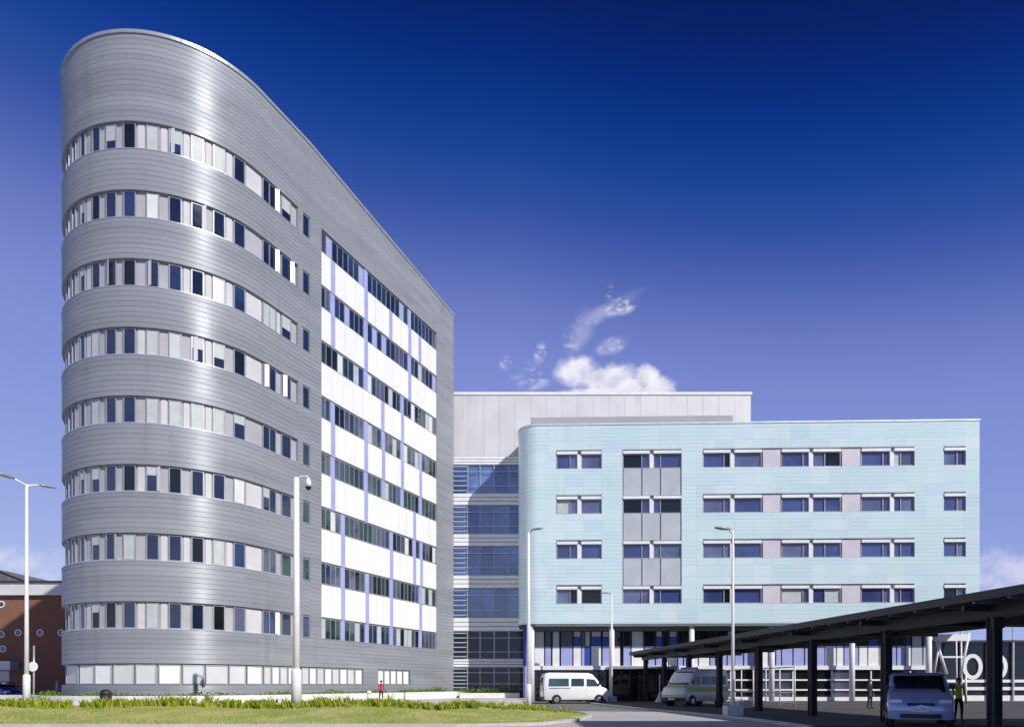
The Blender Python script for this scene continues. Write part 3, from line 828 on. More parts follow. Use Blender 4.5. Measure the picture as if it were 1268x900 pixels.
def ring(cx, cy, cz, rx, rz, t, d):
    mb = MB(); n = 36
    for i in range(n):
        a, b = 2*math.pi*i/n, 2*math.pi*(i+1)/n
        P = lambda an, k, y: (cx+(rx-k)*math.cos(an), y, cz+(rz-k)*math.sin(an))
        mb.face([P(a,0,cy), P(b,0,cy), P(b,t,cy), P(a,t,cy)][::-1])
        mb.face([P(a,0,cy), P(a,0,cy+d), P(b,0,cy+d), P(b,0,cy)]); mb.face([P(a,t,cy), P(b,t,cy), P(b,t,cy+d), P(a,t,cy+d)])
    return mb
zc = zat(825, PY-.2)
for px in (1205, 1236):
    ring(at(px, 0, PY-.2).x, PY-.15, zc, .93, 1.2, .36, .12).build('letter', 'frame_white', pav, fixn=True)
# splayed white steel props beside the letters
prop = thing('steel_frame', 'white splayed steel frame standing left of the big white letters', 'steel frame', at(1170, 868, 62.5), world=True)
for (xa, ya, xb, yb, r) in ((1157, 786, 1172, 834, .13), (1165, 788, 1156, 834, .11), (1200, 783, 1190, 834, .11), (1184, 783, 1185, 868, .07), (1190, 783, 1191, 868, .07)):
    mb = MB(); mb.tube([at(xa, ya, 62.3), at(xb, yb, 62.3)], r, 8); mb.build('strut', 'white_paint', prop)
mb = MB(); a, b = at(1156, 789, 62.3), at(1201, 787, 62.3); mb.box(a.x, b.x, 62.2, 62.4, a.z-.3, a.z+.3); a, b = at(1166, 813, 62.3), at(1194, 813, 62.3); mb.box(a.x, b.x, 62.25, 62.35, a.z-.08, a.z+.08); mb.build('beam', 'white_paint', prop)
for px in (1158, 1196): 
    mb = MB(); a = at(px, 834, 62.3); mb.tube([(a.x, a.y, 0), (a.x, a.y, a.z)], .09, 8); mb.build('post', 'white_paint', prop)
# brick building beyond it
bfr = thing('brick_block', 'orange brick low block seen past the right hand canopy column', 'building', at(1290, 868, 80), world=True)
bx0, bx1 = at(1253, 0, 80).x, at(1340, 0, 80).x
mb = MB(); mb.box(bx0, bx1, 80, 92, -.1, zat(797, 80)); mb.build('wall', 'brick', bfr)
mb = MB(); mb.box(bx0-.3, bx1, 79.7, 92, zat(797, 80), zat(793, 80)); mb.build('roof', 'roof_slate', bfr)

# ------------------------------------------------------------------ old brick building at left
bb = thing('brick_building', 'red brick building with pale fascia and round porthole windows at far left', 'building', (-62, 80, 0), world=True)
BX0, BX1, BY = -90.0, -45.0, 80.0
zE = zat(737, BY)
PH = [(2,748),(2,785),(23,783),(50,783),(76,783),(-24,748),(-24,785),(-46,748),(-46,785),(4,803),(-24,803)]
mb = MB()
mb.box(BX0, BX1, BY, BY+14, -.1, zE); mb.build('wall', 'brick', bb)
mb = MB(); mb.box(BX0-.3, BX1+.3, BY-.5, BY+14.3, zE, zat(722, BY)); mb.build('fascia', 'fascia', bb)
mb = MB(); zr = zat(722, BY); mb.box(BX0-.5, BX1+.5, BY-.7, BY+14.5, zr, zr+.22); mb.build('gutter', 'frame_dark', bb)
mb = MB(); r0, r1 = BX0-.4, BX1+.4
mb.face([(r0, BY-.6, zr+.22), (r1, BY-.6, zr+.22), (r1, BY+7, zr+.6), (r0, BY+7, zr+.6)]); mb.face([(r1, BY+14.4, zr+.22), (r0, BY+14.4, zr+.22), (r0, BY+7, zr+.6), (r1, BY+7, zr+.6)])
gx = at(-6, 0, BY+1).x; gw = 4.4
mb.face([(gx-gw, BY+.5, zr+.25), (gx+gw, BY+.5, zr+.25), (gx, BY+.5, zr+1.75)]); mb.face([(gx+gw, BY+.3, zr+.25), (gx+gw, BY+12, zr+.25), (gx, BY+12, zr+1.9), (gx, BY+.3, zr+1.9)]); mb.face([(gx-gw, BY+12, zr+.25), (gx-gw, BY+.3, zr+.25), (gx, BY+.3, zr+1.9), (gx, BY+12, zr+1.9)])
mb.build('roof', 'roof_slate', bb)
for (px, py) in PH:
    c = at(px, py, BY); rr = .42
    m2 = MB(); n = 20
    for i in range(n):
        a, b = 2*math.pi*i/n, 2*math.pi*(i+1)/n
        sq = lambda an: 1.0
        P = lambda an, k, y: (c.x+(rr-k)*math.cos(an), y, c.z+(rr-k)*math.sin(an))
        m2.face([P(a,0,BY-.08), P(b,0,BY-.08), P(b,.15,BY-.08), P(a,.15,BY-.08)][::-1]); m2.face([P(a,0,BY-.08), P(a,0,BY), P(b,0,BY), P(b,0,BY-.08)]); m2.face([P(a,.15,BY-.08), P(b,.15,BY-.08), P(b,.15,BY), P(a,.15,BY)])
    f = m2.build('porthole_window', 'fascia', bb, fixn=True)
    g = MB(); g.face([(c.x+.3*math.cos(2*math.pi*i/n), BY-.03, c.z+.3*math.sin(2*math.pi*i/n)) for i in range(n)][::-1]); g.build('pane', 'glass_blue', f, fixn=False)
mb = MB(); a, b = at(-30, 818, BY-1.2), at(14, 829, BY-1.2); mb.box(a.x, b.x, BY-1.4, BY-.004, b.z, a.z); mb.build('porch', 'fascia', bb)
mb = MB(); a, b = at(-30, 830, BY), at(12, 866, BY); mb.box(a.x, b.x, BY-.06, BY-.004, .1, a.z); mb.build('door', 'greypanel', bb)

# ------------------------------------------------------------------ ground
mb = MB(); mb.face([(-900,-300,-.06), (900,-300,-.06), (900,1500,-.06), (-900,1500,-.06)]); struct('ground', mb, 'outer')
mb = MB(); mb.face([(-120,-40,0), (90,-40,0), (90,130,0), (-120,130,0)]); struct('asphalt_yard', mb, 'asphalt')
mb = MB(); mb.face([(-90,-20,.004), (7.2,-20,.004), (90,-20,.004), (90,28,.004), (10.6,29,.004), (8.6,38.6,.004), (4.0,39.5,.004), (3,38,.004), (-90,38,.004)]); struct('road', mb, 'road')
# raised forecourt in front of the tower and the link
PZ = .3
fore = [(-75,34.5), (-8,34.5), (-3,40), (.6,46), (1.0,58), (1.4,62), (.9,64.5), (.9,67.3), (-7,67.3), (-30,90), (-75,90)]
mb = MB(); mb.prism(fore, -.05, PZ); struct('forecourt', mb, 'paving')
def fsm(a, b, v):
    t = max(0, min(1, (v-a)/(b-a))); return t*t*(3-2*t)
LAWN = [(-48,24.7), (-2,24.9), (1.0,25.9), (2.6,28.6), (3.6,32.2), (3.7,34.6), (3.0,37.2), (1.9,40.2), (.9,43.5), (-1.5,42), (-4,38.4), (-8.4,35.2), (-48,35.2)]
def hz(x, y): return .10+.42*fsm(25, 31.5, y)*fsm(3.8, -7, x)+.05*math.sin(x*.7+y*.4)*fsm(25.5, 28, y)
def inside(x, y, poly):
    c = False; n = len(poly)
    for i in range(n):
        (x1, y1), (x2, y2) = poly[i], poly[(i+1) % n]
        if (y1 > y) != (y2 > y) and x < (x2-x1)*(y-y1)/(y2-y1)+x1: c = not c
    return c
bm = bmesh.new()
vs = [bm.verts.new((x, y, 0)) for x, y in LAWN]; es = [bm.edges.new((vs[i], vs[(i+1) % len(vs)])) for i in range(len(vs))]
bm.faces.new(vs); 
for axis, lo, hi, st in ((0, -48, 4, .8), (1, 24.7, 44, .8)):
    v = lo+st
    while v < hi:
        no = (1,0,0) if axis == 0 else (0,1,0); c_ = (v,0,0) if axis == 0 else (0,v,0)
        bmesh.ops.bisect_plane(bm, geom=bm.verts[:]+bm.edges[:]+bm.faces[:], plane_co=c_, plane_no=no); v += st
bm.faces.ensure_lookup_table()
bound = [e for e in bm.edges if len(e.link_faces) == 1]
for v in bm.verts: v.co.z = hz(v.co.x, v.co.y)
r = bmesh.ops.extrude_edge_only(bm, edges=bound)
for v in r['geom']:
    if isinstance(v, bmesh.types.BMVert): v.co.z = -.03
me = bpy.data.meshes.new('lawn'); bm.to_mesh(me); bm.free(); me.materials.append(M['lawn'])
for p in me.polygons: p.use_smooth = True
lo = bpy.data.objects.new('lawn', me); COL.objects.link(lo); tag(lo, kind='structure')
# kerb along the front of the lawn
mb = MB()
kl = LAWN[0:9]
def off(i, d):
    a = Vector(kl[max(i-1, 0)]); b = Vector(kl[min(i+1, len(kl)-1)]); t = (b-a).normalized(); return Vector(kl[i])+Vector((t.y, -t.x))*d
for i in range(len(kl)-1):
    a0, a1, b0, b1 = off(i, .16), off(i+1, .16), off(i, -.02), off(i+1, -.02)
    mb.hexa([(*a0, -.02), (*a1, -.02), (*b1, -.02), (*b0, -.02), (*a0, .12), (*a1, .12), (*b1, .125), (*b0, .125)])
struct('kerb', mb, 'kerb')
# pavement under the canopy with its kerb
isl = [(10.6,24), (10.4,30), (9.2,37), (7.7,43.6), (6.6,50), (6.2,59.5), (45,58.5), (45,24)]
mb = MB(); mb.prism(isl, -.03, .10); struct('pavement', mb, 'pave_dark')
mb = MB()
for i in range(5):
    a, b = Vector(isl[i]), Vector(isl[i+1]); t = (b-a).normalized(); nn = Vector((t.y, -t.x))
    mb.hexa([(*(a-nn*.16), -.02), (*(a+nn*.003), -.02), (*(b+nn*.003), -.02), (*(b-nn*.16), -.02), (*(a-nn*.16), .115), (*(a+nn*.003), .115), (*(b+nn*.003), .115), (*(b-nn*.16), .115)])
struct('kerb', mb, 'kerb', fixn=True)
# painted line on the yard
mb = MB(); mb.face([(4.6,40.6,.006), (7.3,40.2,.006), (7.3,40.35,.006), (4.6,40.75,.006)]); mb.face([(3.4,45,.006), (6.4,44.4,.006), (6.4,44.55,.006), (3.4,45.15,.006)]); struct('road_marking', mb, 'frame_white')

# planter wall in front of the buildings and its low shrubs
def wall_line(pts, z0, z1, t, name, label, group):
    o_ = thing(name, label, 'low wall', (*pts[0], 0), world=True, group=group)
    mb = MB()
    for a, b in zip(pts, pts[1:]):
        a, b = Vector(a), Vector(b); d = (b-a).normalized(); nn = Vector((-d.y, d.x))*t
        mb.hexa([(*a, z0), (*b, z0), (*(b+nn), z0), (*(a+nn), z0), (*a, z1), (*b, z1), (*(b+nn), z1), (*(a+nn), z1)])
    mb.build('wall', 'render_white', o_)
    return o_
w1 = [per(s, 1.7) for s in [-15, -13.5, -12, -10.5, -9, -7.5, -6, -4.5, -3, -1.5, 0, 8, 16, 24.3]]
wall_line(w1, PZ-.05, .90, .22, 'planter_wall', 'white low planter wall curving round the foot of the silver tower', 'white planter walls')
w2 = [(-4.9, 63.6), (.7, 63.6)]
wall_line(w2, PZ-.05, .76, .22, 'planter_wall', 'white low planter wall in front of the glazed link', 'white planter walls')
wl = [(-50, 52), (-30.4, 46)]
wall_line(wl, PZ-.05, .82, .22, 'planter_wall', 'white low wall left of the tower in front of the brick building', 'white planter walls')
def leafy(mb, cx, cy, z, rx, ry, h, n, size=.09):
    for _ in range(n):
        a = rnd.uniform(0, 6.283); q = math.sqrt(rnd.random()); hh = rnd.random()**.7
        x, y = cx+rx*q*math.cos(a), cy+ry*q*math.sin(a); zz = z+h*hh*(1-.5*q*q)
        d = Vector((rnd.gauss(0,1), rnd.gauss(0,1), rnd.gauss(0,1)+.6)).normalized(); e = d.orthogonal().normalized(); e.rotate(Matrix.Rotation(rnd.uniform(0,6.28), 3, d)); f = d.cross(e)
        s = size*rnd.uniform(.6, 1.3); c = Vector((x, y, zz))
        mb.face([c-e*s*.5, c+f*s*.32, c+e*s*.6, c-f*s*.32])
bed = MB()
sdx = []
s = -14
while s < 24:
    big = .55+.35*math.sin(s*1.3)+.3*rnd.random()
    if 17 < s < 22: big += .5
    p = per(s, .85); leafy(bed, p[0], p[1], .78, .5, .5, .30*big+.12, int(60*big), .12); s += .42
x = -4.9
while x < .5:
    leafy(bed, x, 64.6, .66, .5, .7, .5+.15*rnd.random(), 70, .13); x += .4
o = bed.build('low_planting', 'shrub'); tag(o, 'low green planting growing behind the white planter walls', 'planting', kind='stuff')
eb = MB(); ss = [-15+1.0*i for i in range(40)]; ss = [s for s in ss if s < 24.3]
for a, b in zip(ss, ss[1:]): eb.face([pp(a,1.45,.76), pp(b,1.45,.76), pp(b,.04,.76), pp(a,.04,.76)][::-1])
eb.face([(-4.9,63.85,.64), (.7,63.85,.64), (.7,66.6,.64), (-4.9,66.6,.64)]); struct('planting_soil', eb, 'earth', fixn=True)

# bed of spiky tufts along the back of the lawn
tf = MB()
def tuft(mb, x, y, z, h, n, spread=.22, w=.022):
    for _ in range(n):
        a = rnd.uniform(0, 6.283); r = rnd.random()*.1; b = Vector((x+r*math.cos(a), y+r*math.sin(a), z-.03)); l = h*rnd.uniform(.55, 1.1)
        d = Vector((math.cos(a)*spread*rnd.uniform(.3,1.6), math.sin(a)*spread*rnd.uniform(.3,1.6), 0)); sd = Vector((-math.sin(a), math.cos(a), 0))*w
        m_ = b+d*.35*l/.4+Vector((0,0,l*.65)); t_ = b+d*l/.4+Vector((0,0,l))
        k = len(mb.v); mb.v += [tuple(b-sd), tuple(b+sd), tuple(m_+sd*.8), tuple(m_-sd*.8), tuple(t_)]
        mb.f += [(k,k+1,k+2,k+3), (k+3,k+2,k+4)]; mb.mi += [0,0]; mb.smooth += [False, False]
x = -28.0
while x < 3.4:
    for _ in range(5):
        xx = x+rnd.uniform(-.25,.25)
        if xx < -3: yy = rnd.uniform(30.6, 34.2)
        else: yy = rnd.uniform(33.5+(xx+3)*.3, 37.5+(xx+3)*.9)
        if not inside(xx, yy, LAWN) or xx > 1.6 and rnd.random() < .5: continue
        clump = .6+.4*math.sin(xx*1.9)+.25*math.sin(xx*5.3)
        h = (.22+.14*clump+.13*rnd.random())*(1 if xx < -2 else .75)
        if rnd.random() < .12: h *= 1.45
        tuft(tf, xx, yy, hz(xx, yy), h, 22)
    x += .26
o = tf.build('tufted_planting', 'tuft'); tag(o, 'band of spiky yellow green tufts along the back of the lawn', 'planting', kind='stuff')
gb = MB()
for _ in range(16000):
    x = rnd.uniform(-30, 3.6); y = 24.9+rnd.random()**1.3*10
    if not inside(x, y, LAWN): continue
    if math.sin(x*1.1+2*math.sin(y*.9))*math.sin(y*1.7+x*.3) < rnd.uniform(-1, .5): continue
    l = rnd.uniform(.05, .13); a = rnd.uniform(0, 6.28); d = Vector((math.cos(a), math.sin(a), 0)); b = Vector((x, y, hz(x, y)-.01))
    gb.face([b-d*.014, b+d*.014, b+Vector((rnd.gauss(0,.04), rnd.gauss(0,.04), l))])
o = gb.build('grass_blades', 'turf_blade'); tag(o, 'short dry grass blades standing up from the lawn', 'grass', kind='stuff')
# dark stone at the edge of the bed
mb = MB(); p = at(543, 874, 31.5); mb.ball((p.x, p.y, hz(p.x, p.y)+.10), (.2, .16, .16), 0, 9, 6)
st = mb.build('boulder', mat('dark_stone', (.03, .03, .028), .8, 0, .3, 9., bump=.6)); tag(st, 'small dark stone at the lawn edge of the tufted planting', 'stone')

# ------------------------------------------------------------------ lamps and posts
def pole_mb(h, r0, r1, sh=None):
    mb = MB(); pr = [(0,0,-.03), (0,0,h)]; mb.tube(pr, [r0, r1], 14); return mb
def lamp_head(mb, dirv, L=.85):
    d = Vector(dirv).normalized(); u = Vector((0,0,1)); s = d.cross(u).normalized()
    sec = [(0, .05, .05), (.2, .13, .09), (.5, .17, .10), (.8, .14, .07), (1, .05, .03)]
    prev = None; out = []
    for t, w, h in sec:
        c = d*(L*t)+u*(.05*t)
        out.append([c-s*w-u*h*.3, c+s*w-u*h*.3, c+s*w*.7+u*h*.7, c-s*w*.7+u*h*.7])
    return out
def make_lamp(name, label, loc, h, arms, r0=.11, r1=.06, shroud=True, base=None):
    t = thing(name, label, 'street lamp', loc, 0, 'street lamps on the forecourt')
    pole_mb(h, r0, r1).build('pole', 'white_paint', t)
    if shroud: mb = MB(); mb.tube([(0,0,-.02), (0,0,1.5), (0,0,1.56)], [r0+.05, r0+.05, r0+.005], 14); mb.build('base_sleeve', 'white_paint', t)
    if base == 'disc': mb = MB(); mb.tube([(0,0,-.05), (0,0,.12), (0,0,.2)], [.42, .42, .25], 16); mb.build('base_collar', 'plastic', t)
    if base == 'block': mb = MB(); mb.box(-.38, .38, -.38, .38, -.12, .55); mb.build('concrete_base', 'concrete_w', t, bevel=.03)
    for (dx, dy, reach, rise) in arms:
        d = Vector((dx, dy, 0)).normalized(); mb = MB()
        mb.tube([(0,0,h-.12), tuple(d*.15+Vector((0,0,h-.02))), tuple(d*reach+Vector((0,0,h+rise)))], .045, 8); a = mb.build('arm', 'white_paint', t)
        mb = MB(); secs = lamp_head(mb, d)
        o3 = d*(reach-.05)+Vector((0,0,h+rise))
        for A, B in zip(secs, secs[1:]):
            for i in range(4):
                j = (i+1) % 4; mb.face([o3+A[i], o3+A[j], o3+B[j], o3+B[i]], 0, True)
        mb.face([o3+p for p in secs[0]]); mb.face([o3+p for p in secs[-1]][::-1])
        mb.build('lamp_head', 'frame_grey', t, fixn=True)
    return t
p1 = at(33, 885, 33.0); make_lamp('street_lamp', 'tall white twin armed street lamp on the lawn at far left', (p1.x, 33, hz(p1.x, 33)-.05), zat(598, 33)-hz(p1.x, 33), [(-.45, -1, .6, .12), (.45, 1, .6, .12)], base='disc')
p3 = at(907.5, 888, 32.3); make_lamp('street_lamp', 'white street lamp on a white concrete block beside the canopy', (p3.x, 32.3, .0), zat(657, 32.3), [(-1, -.2, .15, .06)], r0=.085, r1=.05, shroud=False, base='block')
p4 = at(757.5, 872, 57); make_lamp('street_lamp', 'short white street lamp on a block right of the white minibus', (p4.x, 57, 0), zat(735, 57), [(-1, .2, .12, .05)], r0=.10, r1=.06, shroud=False, base='block')
p5 = at(654.5, 868, 46); make_lamp('street_lamp', 'tall white single arm street lamp left of the white minibus', (p5.x, 46, .0), zat(659, 46), [(1, -.4, .25, .15)], r0=.15, r1=.09)
p2 = at(367, 872, 32.0)
mast = thing('camera_mast', 'thick white mast with hanging dome camera in front of the tower', 'camera mast', (p2.x, 32, hz(p2.x, 32)-.05))
h2 = zat(590, 32)-hz(p2.x, 32)
pole_mb(h2, .17, .13).build('pole', 'white_paint', mast)
mb = MB(); mb.tube([(0,0,-.05), (0,0,1.75), (0,0,1.85)], [.24, .24, .175], 16); mb.build('base_cabinet', 'white_paint', mast)
mb = MB(); mb.tube([(0,0,h2-.1), (.2,0,h2+.06), (.5,0,h2+.08), (.56,0,h2-.02)], .035, 8); mb.build('arm', 'white_paint', mast)
mb = MB(); mb.tube([(.56,0,h2+.0), (.56,0,h2-.18), (.56,0,h2-.42)], [.05, .13, .15], 14); dm = mb.build('camera_housing', 'white_paint', mast)
mb = MB(); mb.ball((.56,0,h2-.44), (.14,.14,.15), 0, 14, 8); mb.build('camera_dome', 'glass_black', mast)
ps = at(42, 870, 42); sg = thing('road_sign', 'small white round sign on a slim post beside the left street lamp', 'sign', (ps.x, 42, PZ))
mb = MB(); mb.tube([(0,0,-.02), (0,0,zat(799,42)-PZ)], .055, 10); mb.build('post', 'coping', sg)
zs_ = zat(825, 42)-PZ
mb = MB(); mb.tube([(0,-.07,zs_), (0,-.10,zs_)], .30, 24); mb.build('sign_plate', 'frame_white', sg)
# blocks and bollards
mb = MB(); p = at(921, 872, 42); mb.box(-.42, .42, -.3, .3, 0, .42); cb_ = mb.build('concrete_block', 'concrete_w', bevel=.03); cb_.location = (p.x, 42, .09); tag(cb_, 'low pale concrete block behind the lamp beside the canopy', 'concrete block')
wb = thing('white_bollard', 'squat white bollard standing left of the person in red', 'bollard', (at(457,0,50).x, 50, PZ))
mb = MB(); mb.tube([(0,0,0), (0,0,.72), (0,0,.80)], [.17, .17, .10], 14); mb.build('post', 'white_paint', wb); mb = MB(); mb.tube([(0,0,.56), (0,0,.63)], .174, 14); mb.build('band', 'frame_grey', wb)
sp_ = thing('barrier_post', 'slim white post on a flared foot in front of the dark lobby', 'post', (at(817,0,56).x, 56, .1))
mb = MB(); mb.tube([(0,0,0), (0,0,.12), (0,0,.5), (0,0,.9)], [.42, .36, .14, .05], 14); mb.build('foot', 'concrete_w', sp_); mb = MB(); mb.tube([(0,0,.85), (0,0,2.3)], .045, 8); mb.build('pole', 'white_paint', sp_)
bn = thing('litter_bin', 'small black litter bin before the rounded end of the tower', 'litter bin', (at(131,0,37).x, 37, PZ))
mb = MB(); mb.tube([(0,0,0), (0,0,.7)], [.26, .30], 14); mb.build('bin_body', 'plastic', bn); mb = MB(); mb.tube([(0,0,.7), (0,0,.82), (0,0,.95), (0,0,1.0)], [.31, .31, .2, .05], 14); mb.build('bin_lid', 'plastic', bn)

# ------------------------------------------------------------------ vehicles
def vehicle(name, label, cat, loc, rz, prof, W, belt, tum, paint, wins, wheels, wr, glass, shield, extras, bands=(), rnd_nose=.16):
    """prof: closed side outline (x forward, z), wins: side window outlines, shield: ((x,z),(x,z)) bottom/top of windscreen"""
    t = thing(name, label, cat, loc, rz)
    H = max(z for x, z in prof); cx = sum(x for x, z in prof)/len(prof); cz = sum(z for x, z in prof)/len(prof)
    XM = max(abs(x) for x, z in prof)
    def bow(p): return (p[0]-rnd_nose*(p[0]/XM)*min(1.2, abs(p[1])/(W/2))**2*(abs(p[0])/XM)**2, p[1], p[2])
    def side(z, w=W/2): return w*(1-tum*max(0, (z-belt)/(H-belt)))
    mb = MB(); sl = [(-1, .10), (-.97, .035), (-.88, 0), (-.6, 0), (-.3, 0), (0, 0), (.3, 0), (.6, 0), (.88, 0), (.97, .035), (1, .10)]
    n = len(prof)
    for f, ins in sl:
        for x, z in prof:
            dx, dz = cx-x, cz-z; L = math.hypot(dx, dz)
            xi, zi = x+dx/L*ins, z+dz/L*ins
            mb.v.append(bow((xi, f*side(z), zi)))
    for k in range(len(sl)-1):
        for i in range(n):
            j = (i+1) % n; mb.f.append((k*n+i, k*n+j, (k+1)*n+j, (k+1)*n+i)); mb.mi.append(0); mb.smooth.append(True)
    mb.f.append(tuple(range(n))[::-1]); mb.f.append(tuple(range(10*n, 11*n))); mb.mi += [0,0]; mb.smooth += [False, False]
    body = mb.build('body', paint, t, fixn=True, sharp=.7)
    for sgn in (-1, 1):
        for w in wins:
            g = MB(); pts = [(x, sgn*(side(z)*1.0+.004), z) for x, z in w]; inn = [(x, sgn*(side(z)-.05), z) for x, z in w]
            m_ = len(w); g.face(pts); 
            for i in range(m_): g.face([pts[i], pts[(i+1) % m_], inn[(i+1) % m_], inn[i]])
            g.build('side_window', glass, t, fixn=True)
        for (x0, x1, z0, z1, mk) in bands:
            g = MB(); g.hexa([(x0, sgn*(side(z0)-.02), z0), (x1, sgn*(side(z0)-.02), z0), (x1, sgn*(side(z0)+.008), z0), (x0, sgn*(side(z0)+.008), z0), (x0, sgn*(side(z1)-.02), z1), (x1, sgn*(side(z1)-.02), z1), (x1, sgn*(side(z1)+.008), z1), (x0, sgn*(side(z1)+.008), z1)]); g.build('side_band', mk, t, fixn=True)
        for wx in wheels:
            g = MB(); y0, y1 = sgn*(W/2-.22), sgn*(W/2+.012); g.tube([(wx, y0, wr+.02), (wx, sgn*(W/2+.006), wr+.02)], wr*1.16, 22); g.build('wheel_arch', 'plastic', t)
            g = MB(); g.tube([(wx, y0, wr), (wx, sgn*(W/2-.0), wr), (wx, sgn*(W/2+.03), wr)], [wr, wr, wr*.93], 22); ty = g.build('wheel', 'tyre', t)
            g = MB(); g.tube([(wx, sgn*(W/2+.02), wr), (wx, sgn*(W/2+.045), wr)], [wr*.66, wr*.5], 18); g.build('rim', 'rim', ty)
        g = MB(); mx, mz = shield[0][0]-.25, shield[0][1]+.12; yy = side(mz)
        g.box(mx-.05, mx+.05, sgn*yy-.03 if sgn > 0 else -yy-.17, yy+.17 if sgn > 0 else -yy+.03, mz-.02, mz+.15); g.build('wing_mirror', 'plastic', t, bevel=.02)
    def slab(nm, a, b, mk, wf=.86, push=.012):
        (xa, za), (xb, zb) = a, b; d = Vector((xb-xa, 0, zb-za)).normalized(); nn = Vector((d.z, 0, -d.x))
        if nn.x*(xa-cx) < 0: nn = -nn
        g = MB(); ya, yb = side(za)*wf, side(zb)*wf
        NS = 8
        A = [Vector(bow((xa, -ya+2*ya*k/NS, za))) for k in range(NS+1)]; B = [Vector(bow((xb, -yb+2*yb*k/NS, zb))) for k in range(NS+1)]
        for k in range(NS): g.face([A[k]+nn*push, A[k+1]+nn*push, B[k+1]+nn*push, B[k]+nn*push], 0, True)
        L_ = A+B[::-1]
        for k in range(len(L_)):
            p, q_ = L_[k], L_[(k+1) % len(L_)]; g.face([p+nn*push, q_+nn*push, q_-nn*.05, p-nn*.05])
        return g.build(nm, mk, t, fixn=True)
    slab('windscreen', *shield, glass)
    for e in extras:
        if e[0] == 'slab': slab(*e[1:])
        else:
            _, nm, (x0, x1, y0, y1, z0, z1), mk = e; g = MB()
            if y1-y0 > .8 and nm != 'light_bar':
                NS = 8
                for k in range(NS): g.box(x0, x1, y0+(y1-y0)*k/NS, y0+(y1-y0)*(k+1)/NS, z0, z1)
                g.f = [f for f in g.f]; g.v = [bow(p) for p in g.v]; g.build(nm, mk, t)
            else:
                g.box(x0, x1, y0, y1, z0, z1); g.v = [bow(p) for p in g.v]; g.build(nm, mk, t, bevel=.012)
    return t
# minibus, side on, nose to the right
prof = [(-2.75,.35), (-2.80,.9), (-2.78,1.5), (-2.70,2.2), (-2.55,2.42), (-2.2,2.50), (1.0,2.48), (1.35,2.34), (1.75,1.95), (2.12,1.38), (2.55,1.22), (2.78,1.02), (2.86,.7), (2.84,.4), (2.6,.32), (-2.6,.30)]
W = 1.95
def van_extras(W, xf, xr, hood=None):
    e = []
    for s in (-1, 1):
        e.append(('box', 'headlight', (xf-.22, xf-.03, s*W*.30 if s > 0 else -W*.47, W*.47 if s > 0 else -W*.30, .76, .98), 'lamp'))
        e.append(('box', 'tail_lamp', (xr-.015, xr+.08, s*W*.41 if s > 0 else -W*.475, W*.475 if s > 0 else -W*.41, .85, 1.35), 'redlamp'))
    e += [('box', 'front_bumper', (xf-.3, xf+.04, -W*.47, W*.47, .34, .60), 'plastic'), ('box', 'rear_bumper', (xr-.06, xr+.15, -W*.46, W*.46, .36, .58), 'plastic'), ('box', 'number_plate', (xf+.03, xf+.052, -.26, .26, .44, .55), 'plate')]
    return e
wins = [[(-2.25,1.42),(-.62,1.42),(-.62,2.02),(-2.2,2.02)], [(-.42,1.42),(.62,1.42),(.62,2.02),(-.42,2.02)], [(.82,1.40),(1.85,1.40),(1.48,1.95),(.82,2.0)]]
pb = at(711, 869, 55.5)
vehicle('minibus', 'white minibus with dark side windows parked below the turquoise block', 'minibus', (pb.x, 55.5, .0), R_(6), prof, W, 1.3, .10, 'van_white', wins, (-1.62, 1.83), .34, 'busglass', ((2.10,1.42), (1.38,2.30)),
    van_extras(W, 2.84, -2.78)+[('slab', 'rear_window', (-2.775,1.45), (-2.71,2.1), 'busglass', .8), ('box', 'door_handle', (.70, .78, -W/2-.02, -W/2+.01, 1.12, 1.16), 'plastic'), ('box', 'sliding_door_rail', (-2.3, -.5, -W/2-.012, -W/2+.01, 1.24, 1.27), 'plastic')])
# ambulance
profA = [(-2.6,.35), (-2.66,.9), (-2.64,1.9), (-2.55,2.42), (-2.2,2.52), (.9,2.50), (1.3,2.36), (1.72,1.95), (2.08,1.40), (2.5,1.24), (2.70,1.02), (2.78,.7), (2.76,.4), (2.5,.32), (-2.4,.30)]
pa = at(866, 872, 46)
winA = [[(-2.2,1.45),(-.5,1.45),(-.5,2.0),(-2.2,2.0)], [(-.35,1.45),(.6,1.45),(.6,2.0),(-.35,2.0)], [(.78,1.42),(1.8,1.42),(1.45,1.95),(.78,2.0)]]
amb = vehicle('ambulance', 'white ambulance with lime green band parked under the canopy', 'ambulance', (pa.x+.1, 47.2, .10), R_(-90-50), profA, 1.9, 1.3, .10, 'amb_white', winA, (-1.5, 1.75), .35, 'carglass', ((2.06,1.44), (1.34,2.32)),
    van_extras(2.0, 2.76, -2.64)+[('box', 'lime_band', (2.60, 2.785, -.92, .92, .64, .76), 'lime'), ('box', 'light_bar', (.6, .95, -.6, .6, 2.48, 2.62), 'bluelamp'), ('slab', 'bonnet_band', (2.52,1.225), (2.16,1.37), 'lime', .9)], bands=((-2.5, 2.3, .95, 1.30, 'lime'),))
